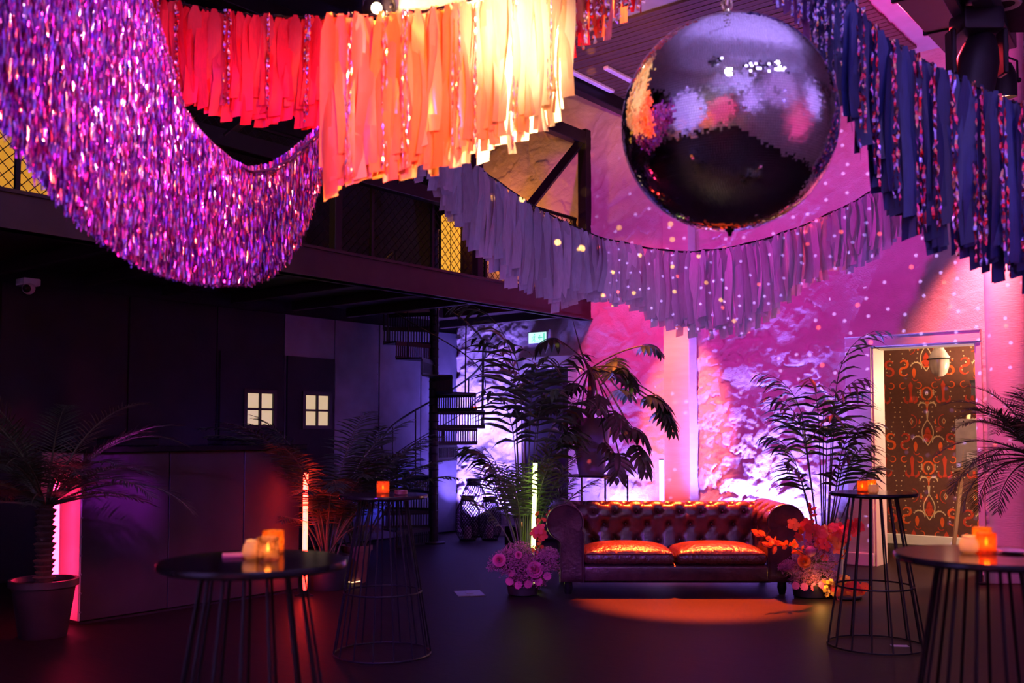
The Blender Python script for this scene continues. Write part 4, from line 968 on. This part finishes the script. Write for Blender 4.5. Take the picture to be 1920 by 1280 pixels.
for i in range(26): petal_flower(t, (rnd.uniform(-.13, .17), rnd.uniform(-.1, .1), rnd.uniform(.03, .12)), rnd.uniform(.035, .06), M_oran if i % 3 else M_orch, rnd, 7, 'orange_flower')
for i in range(22): petal_flower(t, (rnd.uniform(-.22, -.12), rnd.uniform(-.1, .02), rnd.uniform(.03, .17)), .022, M_yel, rnd, 5, 'yellow_flower')
for i in range(6): petal_flower(t, (rnd.uniform(-.08, .03), rnd.uniform(-.05, .1), rnd.uniform(.11, .17)), .05, M_yel, rnd, 8, 'yellow_flower')
lamp('floor_uplight', 'POINT', cc_ + Vector((-.27, -.12, .06)), None, (1, .45, .08), 2.2, .02)

# ================================================================== WIRE BAR TABLES
def bar_table(label, x, y, rot, dia=0.62, n=15):
    t = thing('bar_table', label, 'table', (x, y, 0), rot)
    r = dia / 2
    k = MB(); k.lathe([(r * .3, 1.075), (r - .006, 1.075), (r, 1.081), (r, 1.094), (r - .004, 1.1), (0.001, 1.1)], 56, cap=False); k.obj('table_top', M_blackwood, t)
    k = MB(); k.lathe([(.19, 1.062), (.19, 1.076), (.02, 1.076), (.02, 1.062)], 40, cap=False); k.obj('mounting_plate', M_black, t)
    for i in range(n):
        a = 2 * PI * i / n
        k = MB(); k.tube([(.165 * math.cos(a), .165 * math.sin(a), 1.065), (.335 * math.cos(a), .335 * math.sin(a), 0.012)], .0062, 6); k.obj('rod', M_black, t)
    for rr, z in ((.335, .010), (.268, .43)):
        k = MB(); k.tube([(rr * math.cos(a), rr * math.sin(a), z) for a in np.linspace(0, 2 * PI, 49)], .0068, 6, False); k.obj('ring', M_black, t)
    return t
T1 = Vector((2.62, 7.26, 0)); bar_table('black wire bar table with three candles in front of the papered doorway', T1.x, T1.y, .1)
T2 = P(1852, 1037, 3.52); T2.z = 0; bar_table('nearest black wire bar table at the right edge, with glowing amber candle glasses', T2.x, T2.y, .3)
T3 = P(475, 1050, 3.36); T3.z = 0; bar_table('nearest dark round bar table at the left, carrying a mottled glass and a globe candle', T3.x, T3.y, .2)
T4 = Vector((-.90, 7.0, 0)); bar_table('black wire bar table in shadow in front of the spiral stair', T4.x, T4.y, .05)

# ---- candles and things on the tables
M_amberglass = mat('amber_glass', (0.80, 0.36, 0.08), 0.10, 0, .45, 60, transl=.5, alpha=.30)
M_redglass = mat('red_glass', (0.85, 0.26, 0.06), 0.10, 0, .4, 60, transl=.5, alpha=.35)
M_mottle = mat('mottled_glass', (0.55, 0.35, 0.20), 0.10, .1, .9, 45, transl=.4, alpha=.35)
M_frost = mat('frosted_glass', (0.80, 0.60, 0.48), 0.4, 0, .1, 20, transl=.7)
M_glow_wax = mat('glowing_candle_wax', (0.85, 0.7, 0.5), 0.5, transl=.5, emit=(1, .42, .08), estr=1.0)  # wax emits on its own, standing in for flame light inside it
M_flame = mat('flame', (1, .7, .3), .5, emit=(1, .60, .20), estr=30)
def candle(label, loc, r, h, shape, mg, watt=.35, name='candle_holder', group=None):
    t = thing(name, label, 'candle', loc, 0, group)
    if shape == 'globe': prof = [(r * .6, 0), (r * .92, h * .15), (r, h * .42), (r * .85, h * .75), (r * .66, h * .86), (r * .70, h), (r * .66, h * .995), (r * .62, h * .86), (r * .80, h * .74), (r * .94, h * .42), (r * .85, h * .16), (r * .5, .006)]
    elif shape == 'bowl': prof = [(r * .72, 0), (r * .96, h * .18), (r, h * .5), (r * .96, h * .85), (r * .9, h), (r * .85, h * .98), (r * .9, h * .8), (r * .93, h * .45), (r * .85, h * .2), (r * .5, .006)]
    else: prof = [(r * .97, 0), (r, .004), (r, h), (r - .003, h + .001), (r - .004, h), (r - .004, .008), (.001, .008)]
    k = MB(); k.lathe(prof, 28 if shape != 'square' else 28, cap=False); k.obj('glass', mg, t)
    k = MB(); k.lathe([(.018, .009), (.019, .011), (.019, min(.03, h * .35)), (.004, min(.028, h * .33)), (.001, min(.028, h * .33))], 16); k.obj('candle', M_glow_wax, t)
    zf = min(.03, h * .35); k = MB(); k.lathe([(.001, zf), (.006, zf + .008), (.005, zf + .016), (.0005, zf + .032)], 10); k.obj('flame', M_flame, t)
    l = lamp('candle_glow', 'POINT', (0, 0, zf + .016), None, (1, .45, .12), watt * 4.0, .008); l.parent = t
    return t
def on(px, py, T): return P(px, py, T)
def ontop(px, py, z=1.101):
    u = (px - 960) / F; v = (714.5 - py) / F; dy = CP - v * SP; dz = SP + v * CP; s = (z - EYE) / dz
    return Vector((u * s, dy * s, z))
candle('frosted globe candle beside the mottled glass on the nearest left table', ontop(471, 1047), .030, .062, 'globe', M_frost)
candle('mottled cylinder glass candle at the front of the nearest left table', ontop(502, 1049), .037, .075, 'cyl', M_mottle)
candle('amber glass candle standing behind the mottled glass', ontop(512, 1036), .038, .078, 'cyl', M_amberglass)
t = thing('paper_napkin', 'folded pink napkin lying left of the globe candle', 'napkin', ontop(445, 1043), .3)
k = MB(); k.rbox(-.05, .05, -.05, .05, 0, .004, .0015, 1); k.rbox(-.049, .047, -.049, .048, .0042, .008, .0015, 1); k.obj('folded_sheets', mat('pink_paper', (0.6, .12, .28), .7), t)
candle('amber cylinder candle, left of three on the middle right table', ontop(1617, 921.5), .036, .078, 'cyl', M_redglass, .4)
candle('amber candle behind the other two on the middle right table', ontop(1634, 919), .036, .076, 'cyl', M_amberglass, .4)
candle('small pale bowl candle, right of three on the middle right table', ontop(1638, 924.5), .037, .062, 'bowl', M_frost, .4)
candle('pale globe candle at the left of the nearest right table', ontop(1817, 1036), .033, .060, 'globe', M_frost)
candle('red amber cylinder candle on the nearest right table, front right of the globe candle', ontop(1850, 1036), .033, .070, 'cyl', M_redglass)
candle('amber candle at the back of the cluster on the nearest right table', ontop(1842, 1025), .034, .072, 'cyl', M_amberglass)
t = thing('saucer', 'pale violet saucer right of the candles on the nearest right table', 'saucer', ontop(1897, 1036))
k = MB(); k.lathe([(.03, 0), (.035, .002), (.058, .009), (.057, .011), (.03, .005), (.001, .004)], 32, cap=False); k.obj('dish', mat('pale_china', (.6, .5, .65), .25), t)
candle('amber glass candle on the bar table in front of the spiral stair', ontop(718, 925), .045, .085, 'cyl', M_redglass, .4)
t = thing('ashtray', 'small dark dish on the shadowed bar table', 'dish', ontop(752, 927))
k = MB(); k.lathe([(.04, 0), (.045, .003), (.045, .028), (.041, .03), (.038, .008), (.001, .006)], 24, cap=False); k.obj('dish', mat('dark_china', (.1, .03, .03), .3), t)

# ================================================================== TUBE LIGHTS
def tube_light(label, base, top, r, col, strength, m):
    base = Vector(base); top = Vector(top)
    t = thing('tube_light', label, 'tube light', base); d = top - base; n = d.normalized()
    k = MB(); k.tube([n * .05, d], r, 14); k.obj('tube', mat(m, (.8, .8, .8), .4, emit=col, estr=strength), t)
    for q0, q1 in ((n * .02, n * .05), (d, d + n * .02)):
        k = MB(); k.tube([q0, q1], r * 1.15, 12); k.obj('end_cap', M_black, t)
    for a in (-.4, 1.7, 3.8):
        k = MB(); k.tube([n * .03, (.10 * math.cos(a), .10 * math.sin(a), .006 - 0 * base.z)], .006, 5); k.obj('foot', M_black, t)
    return t
n1 = RP(.14, -7.74); tube_light('hot pink tube light standing behind the far left palm', (n1.x, n1.y, 0), (n1.x - .01, n1.y, 1.17), .024, (1, .018, .10), 30, 'pink_tube')
n2 = P(571, 1100, 9.5); tube_light('red orange tube light in front of the dark bushy palm', (n2.x, n2.y, 0), (n2.x, n2.y, 1.155), .024, (1, .026, .010), 30, 'red_tube')
n3 = P(998, 1102, 9.75); tube_light('greenish yellow tube light among the flowers left of the sofa', (n3.x, n3.y, 0), (n3.x + .03, n3.y, 1.24), .022, (.9, 1.0, .22), 6, 'green_tube')
n4 = RP(1.24, -.20); tube_light('violet white tube light at the left foot of the coral pilaster', (n4.x, n4.y, 0), (n4.x, n4.y, 1.18), .026, (.50, .30, 1), 9, 'violet_tube')

# ================================================================== SPIRAL STAIR
S0 = Vector((-1.10, 14.0, 0))
t = thing('spiral_staircase', 'black iron spiral staircase with slotted risers under the gallery', 'staircase', S0)
k = MB(); k.lathe([(.17, 0), (.17, .02), (.07, .035), (.06, 4.4), (.075, 4.42), (.001, 4.46)], 20); k.obj('centre_pole', M_black, t)
k = MB()
for z in np.arange(.1, 3.4, .113): k.lathe([(.06, z), (.075, z + .02), (.06, z + .04)], 16, cap=False)
k.obj('collars', M_black, t)
NS, DA, DZ = 14, R(33), .232
sm = MB(); r0, r1 = .06, .72; h = DA / 2
arcp = lambda r, n=5: [(r * math.cos(-h + DA * i / n), r * math.sin(-h + DA * i / n)) for i in range(n + 1)]
o_ = arcp(r1); i_ = arcp(r0)
sm.add([(x, y, 0) for x, y in o_] + [(x, y, 0) for x, y in i_] + [(x, y, -.022) for x, y in o_] + [(x, y, -.022) for x, y in i_],
       [(j + 1, j, 6 + j, 7 + j) for j in range(5)] + [(12 + j, 13 + j, 19 + j, 18 + j) for j in range(5)] + [(j, j + 1, 13 + j, 12 + j) for j in range(5)] + [(0, 12, 18, 6), (5, 11, 23, 17)])
tread = sm.mesh('tread', False); tread.materials.append(M_black)
rm = MB(); rm.box(r0, r1, -.008, .008, -.06, -.022); rm.box(r0, r1, -.008, .008, -DZ + .0, -DZ + .03)
for i in range(17):
    x = r0 + .03 + i * .038; rm.box(x, x + .015, -.006, .006, -DZ + .03, -.06)
riser = rm.mesh('riser', False); riser.materials.append(M_black)
am = MB(); am.tube([(r1 - .01, 0, -.02), (r1 + .005, 0, .95)], .011, 6); bal = am.mesh('baluster'); bal.materials.append(M_black)
A0 = R(215)
for i in range(NS):
    a = A0 - i * DA; z = (i + 1) * DZ
    s_ = link('tread', tread, None, t); s_.location = (0, 0, z); s_.rotation_euler = (0, 0, a)
    r_ = link('riser', riser, None, t); r_.location = (0, 0, z); r_.rotation_euler = (0, 0, a + h)
    b_ = link('baluster', bal, None, t); b_.location = (0, 0, z); b_.rotation_euler = (0, 0, a)
    if i in (0, 5): 
        pass
for rr, dz in ((.725, .95), (.725, .50)):
    k = MB(); k.tube([(rr * math.cos(A0 - q * DA), rr * math.sin(A0 - q * DA), (q + 1) * DZ + dz) for q in np.linspace(-.3, NS - 1.2, 90)], .016 if dz > .6 else .008, 6); k.obj('handrail' if dz > .6 else 'mid_rail', M_black, t)
k = MB(); k.tube([(rr * 1.0 * math.cos(A0 + .3), rr * math.sin(A0 + .3), z) for z in (0, 1.15)], .014, 6); k.obj('newel', M_black, t)
def tea(label, px, py, Y): candle(label, P(px, py, Y), .035, .045, 'cyl', M_redglass, .15)
def on_step(i, r, da=0.0): a = A0 - i * DA + da; return S0 + Vector((r * math.cos(a), r * math.sin(a), (i + 1) * DZ + .001))
candle('red tealight glass on a low tread of the spiral stair', on_step(4, .36), .05, .055, 'cyl', M_redglass, .3)
candle('red tealight glass at the outer end of a tread halfway up the spiral stair', on_step(7, .60), .04, .05, 'cyl', M_redglass, .2)

# ================================================================== LANTERNS
def lantern(label, loc, r, h):
    t = thing('lantern', label, 'lantern', loc)
    n, m = 24, 20; prof = []
    for i in range(m + 1):
        u = i / m; f = .72 + .28 * math.sin(min(1, u / .22) * PI / 2) if u < .22 else (1.0 if u < .62 else max(.5, math.cos((u - .62) / .38 * 1.0)))
        prof.append((r * f, .03 + (h * .9 - .03) * u))
    k = MB(); pts = [[(rr * math.cos(2 * PI * (j + .5 * (i % 2)) / n), rr * math.sin(2 * PI * (j + .5 * (i % 2)) / n), z) for j in range(n)] for i, (rr, z) in enumerate(prof)]
    vs = [p for row in pts for p in row]; fs = []
    for i in range(m - 1):      # diamond cells
        for j in range(n):
            if i % 2 == 0: fs.append((i * n + j, (i + 1) * n + j, (i + 2) * n + j, (i + 1) * n + (j - 1) % n))
            else: fs.append((i * n + j, (i + 1) * n + (j + 1) % n, (i + 2) * n + j, (i + 1) * n + j))
    k.add(vs, fs); o = k.obj('woven_shell', M_black, t, False)
    w = o.modifiers.new('wire', 'WIREFRAME'); w.thickness = .0075; w.use_boundary = True
    rt = prof[-1][0]; k = MB(); k.lathe([(rt, h * .88), (rt * 1.02, h * .9), (rt * .98, h), (rt * .92, h), (rt * .92, h * .9)], 24, cap=False); k.obj('neck', M_black, t)
    k = MB(); k.lathe([(.001, 0), (r * .7, 0), (r * .74, .03), (.001, .032)], 24, cap=False); k.obj('base', M_black, t)
    k = MB(); k.lathe([(.05, .033), (.05, .2), (.001, .2)], 16); k.obj('candle', mat('unlit_wax', (.4, .3, .3), .6), t)
    k = MB()
    for q in (-1, 1): k.tube([(q * rt, 0, h * .95), (q * rt * 1.1, 0, h * 1.0)], .008, 5)
    k.obj('handle_lug', M_black, t)
def floor_at(px, py):
    return ontop(px, py, 0.0)
l1 = floor_at(888, 1006); lantern('tallest woven lantern at the back, against the bright wall', l1, .195, .86)
l2 = floor_at(877, 1013); lantern('woven lantern at the front left of the three', l2, .17, .64)
l3 = floor_at(918, 1012); lantern('woven lantern at the right of the three', l3, .165, .62)
# small black case by the palm with a votive
bx = floor_at(972, 1022)
t = thing('equipment_case', 'small black case on the floor behind the palm left of the sofa', 'case', bx, RZ)
k = MB(); k.rbox(-.15, .15, -.12, .12, 0, .26, .01, 2); k.obj('case', M_dark, t); k = MB(); k.tube([(-.06, -.125, .2), (-.06, -.15, .2), (.06, -.15, .2), (.06, -.125, .2)], .008, 5); k.obj('handle', M_black, t)
candle('small votive on the black case behind the palm', bx + Vector((.05, -.03, .262)), .03, .05, 'cyl', M_frost, .05)

# ================================================================== EXIT SIGN, CAMERA
e0 = RP(-.90, -.07, 0); t = thing('exit_sign', 'lit green and white emergency exit sign above the dark door', 'exit sign', (e0.x, e0.y, P(1008, 633, e0.y).z), RZ)
k = MB(); k.rbox(-.19, .19, -.02, .06, -.095, .095, .012, 2); k.obj('housing', mat('sign_housing', (.16, .15, .2), .5), t)
k = MB(); k.rbox(-.165, .165, -.024, -.018, -.078, .078, .003, 1); k.obj('lit_panel', mat('lit_panel', (.8, .9, .85), .5, emit=(.60, 1.0, .80), estr=1.0), t)
k = MB(); gy = -.0255
k.stroke([(-.06, .03), (-.055, .0), (-.065, -.025)], .022, gy); k.stroke([(-.065, -.02), (-.04, -.035), (-.045, -.06)], .013, gy); k.stroke([(-.065, -.02), (-.085, -.045), (-.105, -.045)], .013, gy)
k.stroke([(-.055, .02), (-.03, .01), (-.02, .02)], .011, gy); k.stroke([(-.06, .02), (-.085, .01), (-.085, -.01)], .011, gy)
k.add([(-.05 + .014 * math.cos(a), gy, .048 + .014 * math.sin(a)) for a in np.linspace(0, 2 * PI, 13)[:-1]], [tuple(range(12))])
k.stroke([(.10, .0), (.03, .0)], .02, gy); k.stroke([(.055, .035), (.02, 0), (.055, -.035)], .018, gy); k.stroke([(.125, .06), (.125, -.06)], .03, gy); k.stroke([(-.12, -.062), (.11, -.062)], .006, gy)
k.obj('running_figure_symbol', mat('sign_green', (.05, .5, .25), .5, emit=(.18, .85, .50), estr=.8), t, False)
k = MB(); k.rbox(.20, .225, -.03, .06, -.10, .11, .006, 2); k.obj('side_bracket', mat('white_plastic', (.8, .78, .8), .4), t)
sc = RP(-2.56, -6.82, 0); zc = P(42, 540, sc.y).z
t = thing('security_camera', 'white security camera on the dark wall under the gallery at far left', 'camera', (sc.x, sc.y, zc), RZ)
k = MB(); k.rbox(.03, .22, -.09, .09, .01, .085, .012, 2); k.obj('mount', mat('white_plastic', (.8, .78, .8), .4), t)
k = MB(); k.ball((.18, -.02, -.02), .065, 18, 12); k.obj('camera_dome', mat('white_plastic'), t); k = MB(); k.ball((.215, -.055, -.03), .042, 14, 10); k.obj('lens', M_black, t)

# ================================================================== BAR COUNTER
c0 = RP(.25, -7.6)
t = thing('bar_counter', 'long dark panelled bar counter lit purple at its near end', 'counter', (c0.x, c0.y, 0), RZ)
k = MB(); k.box(-.66, -.012, .012, 2.2, 0, 1.37); k.obj('carcass', M_dark, t, False)
M_panel = mat('counter_panel', (.022, .016, .024), .5, .2, .3, 3, .1, 10)
ed = [0.0, .78, 1.55, 2.2]
for i in range(3):
    k = MB(); k.rbox(-.012, .012, ed[i] + .004, ed[i + 1] - .004, .03, 1.37, .004, 1); k.obj('front_panel', M_panel, t, False)
k = MB(); k.rbox(-.66, .008, -.012, .012, .03, 1.37, .004, 1); k.obj('end_panel', mat('end_panel', (.55, .48, .50), .25, .1, .1, 4), t, False)
k = MB(); k.rbox(-.72, .06, -.05, 2.25, 1.372, 1.42, .006, 1); k.obj('counter_top', M_blackwood, t, False)
for z in np.linspace(.1, 1.3, 9):
    k = MB(); k.ball((.010, .004, z), .009, 6, 4); o = k.obj('corner_screw', M_steel, t)
for lab, b0, a0, w, h in (('dark flat box lying on the bar counter at its near end', -6.95, -.2, .42, .085), ('dark low box lying on the bar counter under the lit window', -5.75, -.25, .5, .06)):
    p = RP(a0, b0, 1.421); q = thing('storage_box', lab, 'box', p, RZ); k = MB(); k.rbox(-.15, .15, -w / 2, w / 2, 0, h * .7, .006, 1); k.obj('box', M_dark, q); k = MB(); k.rbox(-.156, .156, -w / 2 - .006, w / 2 + .006, h * .7, h, .006, 1); k.obj('lid', M_black, q)

# ================================================================== CORRIDOR: pendant, board on easel, speaker
cl = RP(4.12, 1.45, 0); zt = 2.95
py = P(1760, 640, cl.y); cl = Vector((py.x, cl.y, 0))
t = thing('pendant_lamp', 'white pendant lamp with rounded glass bowl hanging in the doorway', 'lamp', (cl.x, cl.y, zt))
zb = P(1760, 706, cl.y).z - zt; s_ = 145 / F * cl.y / 145
k = MB(); k.lathe([(.02, 0), (.045, -.002), (.045, -.03), (.04, -.04), (.035, zb + .40)], 20); k.obj('stem', M_trim, t)
k = MB(); k.lathe([(.07, zb + .46), (.075, zb + .42), (.055, zb + .40), (.06, zb + .36), (.09, zb + .31), (.125, zb + .25), (.13, zb + .22)], 28, cap=False); k.obj('lamp_cap', mat('grey_enamel', (.45, .40, .40), .4), t)
k = MB(); k.lathe([(.122, zb + .22), (.120, zb + .14), (.095, zb + .05), (.05, zb + .006), (.001, zb)], 28, cap=False); k.obj('glass_bowl', mat('bowl_glass', (.40, .33, .31), .15, .3, .1), t)
k = MB(); k.tube([(.137 * math.cos(a), .137 * math.sin(a), zb + .222) for a in np.linspace(0, 2 * PI, 29)], .009, 6, False); k.obj('clamp_ring', M_black, t)
ez = RP(4.60, 1.6, 0)
t = thing('notice_board', 'grey board with a small white notice on a wooden easel in the doorway', 'board', ez, RZ + R(-10))
M_pine = mat('pine', (.55, .36, .20), .5, 0, .25, 8, stretch=(1, 1, .2))
zb0, zb1 = P(1820, 878, ez.y).z, P(1820, 785, ez.y).z
k = MB(); k.rbox(-.17, .30, -.02, .02, zb0, zb1, .006, 1); k.obj('board', mat('grey_board', (.42, .37, .36), .5), t)
k = MB(); k.box(-.03, .13, -.024, -.0205, zb0 + .08, zb0 + .20); o = k.obj('notice', mat('white_paper', (.88, .86, .88), .6), t, False)
k = MB(); k.stroke([(0, zb0 + .178), (.10, zb0 + .178)], .011, -.025); k.stroke([(.045, zb0 + .095), (.075, zb0 + .095)], .007, -.025)
for q in range(4): k.stroke([(-.005, zb0 + .155 - q * .013), (.105, zb0 + .155 - q * .013)], .002, -.025)
k.obj('print', mat('print_ink', (.03, .03, .03), .6), o, False)
for z, x in ((zb0 + .03, -.05), (zb1 - .03, -.06)): k = MB(); k.ball((x, -.022, z), .009, 8, 5); k.obj('screw', M_black, t)
for x0, x1 in ((-.02, -.22), (.16, .36)): k = MB(); k.tube([(x0, .03, zb1 + .06), (x1, -.06, 0.0)], .028, 4); k.obj('easel_leg', M_pine, t, False)
k = MB(); k.tube([(.07, .035, zb1), (.07, .5, 0)], .022, 4); k.obj('easel_leg', M_pine, t, False)
k = MB(); k.rbox(-.2, .34, -.075, .03, zb0 - .03, zb0 - .002, .004, 1); k.obj('ledge', M_pine, t)
sp = RP(4.62, 2.12, 0); spz = P(1832, 742, sp.y).z
t = thing('wall_speaker', 'black speaker with its flared horn at the right inside the doorway', 'speaker', (sp.x, sp.y, spz), RZ)
k = MB(); k.add([(-.10, -.15, .2), (.25, -.15, .2), (.25, .1, .2), (-.10, .1, .2), (-.0, -.12, -.16), (.25, -.12, -.16), (.25, .1, -.16), (-.0, .1, -.16)], [(0, 1, 2, 3), (7, 6, 5, 4), (4, 5, 1, 0), (5, 6, 2, 1), (6, 7, 3, 2), (7, 4, 0, 3)]); k.obj('cabinet', M_black, t, False)
k = MB(); k.box(-.08, .23, -.165, -.15, -.0, .17); k.obj('grille', M_dark, t, False)
k = MB(); k.box(.1, .16, .1, .42, -.03, .03); k.obj('bracket', M_black, t, False)

# ================================================================== RIG UNDER THE CEILING (top right)
M_rig = mat('rig_black', (.02, .012, .018), .45, .3, .2, 10)
def bar(name, label, pa, pb, w, h, m, cat='beam'):
    pa, pb = Vector(pa), Vector(pb); d = pb - pa; t = thing(name, label, cat, pa)
    k = MB(); L = d.length; k.rbox(-w / 2, w / 2, 0, L, -h / 2, h / 2, .01, 1); o = k.obj('body', m, t, False)
    o.rotation_euler = d.to_track_quat('Y', 'Z').to_euler(); return t, o, L
t, o, L = bar('ventilation_duct', 'wide dark duct running under the ceiling at upper right', P(1690, -120, 6.2), P(1838, 72, 8.8), .46, .34, M_rig, 'duct')
for q in (.25, .6, .95):
    k = MB(); k.rbox(-.245, .245, L * q - .02, L * q + .02, -.185, .185, .004, 1); k.obj('flange', M_black, o, False)
t, o, L = bar('lighting_rail', 'black lighting rail hung with cables, top right', P(1772, -30, 6.6), P(1842, 100, 8.6), .09, .12, M_rig, 'rail')
k = MB()
for q in range(4):
    k.tube([(math.sin(u * 6 + q) * .06 + .10 * math.sin(PI * u), L * (.55 + .12 * q * .6 + .25 * u), -.06 - .16 * math.sin(PI * u) * (1 + .3 * q)) for u in np.linspace(0, 1, 14)], .010, 5)
k.obj('cable_loops', M_black, o)
t, o, L = bar('lighting_rail', 'rightmost dark rail below the downlight panel', P(1838, -20, 6.8), P(1890, 78, 8.8), .14, .14, M_rig, 'rail')
def spot_fixture(label, p, d, r, L, lit=None, yoke=True):
    t = thing('stage_spotlight', label, 'spotlight', p)
    q = Vector(d).normalized().to_track_quat('Z', 'X').to_euler()
    k = MB(); k.lathe([(.001, -L * .45), (r * .6, -L * .45), (r * .85, -L * .25), (r, -L * .05), (r, L * .5), (r * .93, L * .5), (r * .9, L * .42)], 24, cap=False); o = k.obj('housing', M_rig, t); o.rotation_euler = q
    k = MB(); k.lathe([(.001, L * .40), (r * .9, L * .40)], 24, cap=False); k.lathe([(.001, L * .41), (r * .89, L * .405)], 24, cap=False); g_ = k.obj('lens', lit or mat('dark_lens', (.05, .04, .06), .1), o)
    if yoke:
        k = MB(); k.tube([(-r * 1.15, 0, 0), (-r * 1.15, 0, r * 1.6), (-r * .4, 0, r * 1.9), (r * .4, 0, r * 1.9), (r * 1.15, 0, r * 1.6), (r * 1.15, 0, 0)], .010, 5); k.tube([(0, 0, r * 1.9), (0, 0, r * 2.7)], .016, 6); k.obj('yoke', M_rig, t)
        k = MB(); k.ball((r * 1.25, 0, 0), .022, 8, 6); k.obj('knob', M_rig, t)
    return t
M_hot = mat('hot_lens', (1, .6, .4), .3, emit=(1, .45, .25), estr=7)
k_ = spot_fixture('big black moving head spotlight hanging below the duct', P(1832, 122, 7.2), (-.25, -.1, -1), .15, .50, None, False)
spot_fixture('lit stage spotlight pointing down beside the column top', P(1882, 150, 8.4), (.05, .12, -1), .105, .30, M_hot)
k = MB(); k.rbox(-.15, .15, -.14, .14, .22, .40, .03, 2); k.obj('base_block', M_rig, k_)
for sx in (-1, 1):
    k = MB(); k.rbox(sx * .19 - .02, sx * .19 + .02, -.06, .06, -.08, .26, .01, 1); k.obj('fork_arm', M_rig, k_)
dl = P(1885, 8, 7.6)
t = thing('downlight', 'round ceiling downlight with a bright ring on a dark panel, top right corner', 'downlight', (dl.x, dl.y, dl.z))
k = MB(); k.rbox(-.42, .9, -.9, .55, .0, .06, .006, 1); k.obj('panel', M_dark, t); k = MB(); k.lathe([(.07, -.001), (.10, -.014), (.115, -.010), (.12, 0)], 32, cap=False); k.obj('ring', M_trim, t)
# warm lamp whose bulb shows above the orange ribbons
spot_fixture('small bright spotlight shining above the knotted ends of the orange ribbons', P(706, 12, 6.2), (.9, -.6, -.1), .07, .2, None)
q = thing('lamp_bulb', 'glowing bulb above the orange ribbons', 'bulb', P(706, 15, 6.0)); k = MB(); k.ball((0, 0, 0), .035, 12, 8); k.obj('glass', mat('bulb_glow', (1, .8, .5), .3, emit=(1, .75, .40), estr=12), q); k = MB(); k.lathe([(.018, .03), (.018, .07), (.001, .07)], 12); k.obj('socket', M_black, q)
t, o, L = bar('ceiling_beam', 'pale beam glowing in warm light above the orange ribbons', P(716, 3, 6.3), P(1050, -14, 6.6), .12, .15, mat('pale_beam', (.8, .72, .62), .6))

# floor lamp and red strip at the foot of the round column
fp = P(1838, 1057, 10.2)
t = thing('floor_spotlight', 'small glowing floor spotlight at the foot of the column, seen under the nearest right table', 'spotlight', (fp.x, fp.y, 0))
k = MB(); k.lathe([(.05, 0), (.055, .02), (.02, .03), (.02, fp.z - .06)], 16); k.obj('stand', M_rig, t)
k = MB(); k.rbox(-.05, .05, -.05, .05, fp.z - .06, fp.z + .06, .012, 2); k.obj('housing', M_rig, t)
k = MB(); k.ball((0, -.045, fp.z), .032, 12, 8, (1, .5, 1)); k.obj('lens', mat('floor_lens', (1, .6, .4), .3, emit=(1, .42, .20), estr=9), t)
fq = P(1886, 1054, 10.25)
t = thing('red_light_strip', 'short row of red lights low on the column foot at right', 'light', (fq.x, fq.y, 0))
k = MB(); k.rbox(-.22, .22, -.02, .02, 0, fq.z - .012, .006, 1); k.obj('plinth', M_trim, t)
for q in range(5): k = MB(); k.rbox(-.2 + q * .083, -.14 + q * .083, -.022, .01, fq.z - .012, fq.z + .012, .004, 1); k.obj('red_lens', mat('red_lens', (1, .1, .1), .3, emit=(1, .05, .10), estr=3), t)

# ================================================================== FLOOR DETAILS
fb = floor_at(880, 1113); t = thing('floor_plate', 'square metal floor plate catching blue light near the middle of the floor', 'floor plate', (fb.x, fb.y, .0), .2)
k = MB(); k.rbox(-.13, .13, -.16, .16, 0, .008, .003, 1); k.obj('plate', mat('brushed_plate', (.5, .5, .55), .3, .8), t); k = MB(); k.rbox(-.035, .035, -.05, .05, .0085, .014, .002, 1); k.obj('lid', mat('brushed_plate'), t)
fc = floor_at(1687, 1211); t = thing('floor_label', 'small pale card lying on the floor inside the base of the wire bar table', 'card', (fc.x, fc.y, .001), -.1)
k = MB(); k.rbox(-.06, .06, -.03, .03, 0, .003, .001, 1); k.obj('card', mat('white_paper'), t)

# ================================================================== OUT OF VIEW (lamp bars and bulbs added for the mirror ball to reflect)
M_added_bar = mat('added_bar_glow', (.8, .8, .9), .4, emit=(.62, .50, 1.0), estr=7)
for lab, pa, pb in (('long glowing lavender lamp bar out of view, added for the mirror ball to reflect', (1.4, 1.4, 5.45), (4.2, 2.0, 5.45)), ('short glowing lavender lamp bar out of view, added for the mirror ball to reflect', (-0.6, 2.2, 5.45), (0.2, 2.3, 5.45))):
    pa, pb = Vector(pa), Vector(pb); d = pb - pa; q = thing('added_lamp_bar', lab, 'lamp', pa, math.atan2(d.y, d.x)); L = d.length
    k = MB(); k.rbox(0, L, -.05, .05, .03, .35, .01, 1); k.obj('housing', M_rig, q); k = MB(); k.rbox(.01, L - .01, -.04, .04, .0, .03, .006, 1); k.obj('diffuser', M_added_bar, q)
M_added_bulb = mat('added_warm_bulb', (1, .6, .3), .3, emit=(1, .40, .12), estr=10)  # glow of the unseen bulbs, put in as warm points for the ball
for i, (x, y, z) in enumerate(((-0.8, -3.5, 2.6), (1.2, -3.9, 2.5), (3.2, -4.0, 2.7), (5.2, -3.6, 2.6), (0.2, -3.7, 2.0), (4.2, -3.9, 2.0))):
    q = thing('lamp_bulb', ('warm hanging bulb %s' % ('at the far left', 'second from the left', 'third from the left', 'at the far right', 'lower left', 'lower right')[i]) + ' behind the camera, added for the mirror ball to reflect', 'bulb', (x, y, z), 0)
    k = MB(); k.ball((0, 0, 0), .06, 12, 8); k.obj('glass', M_added_bulb, q); k = MB(); k.tube([(0, 0, .06), (0, 0, 5.9 - z)], .006, 5); k.obj('cord', M_black, q)
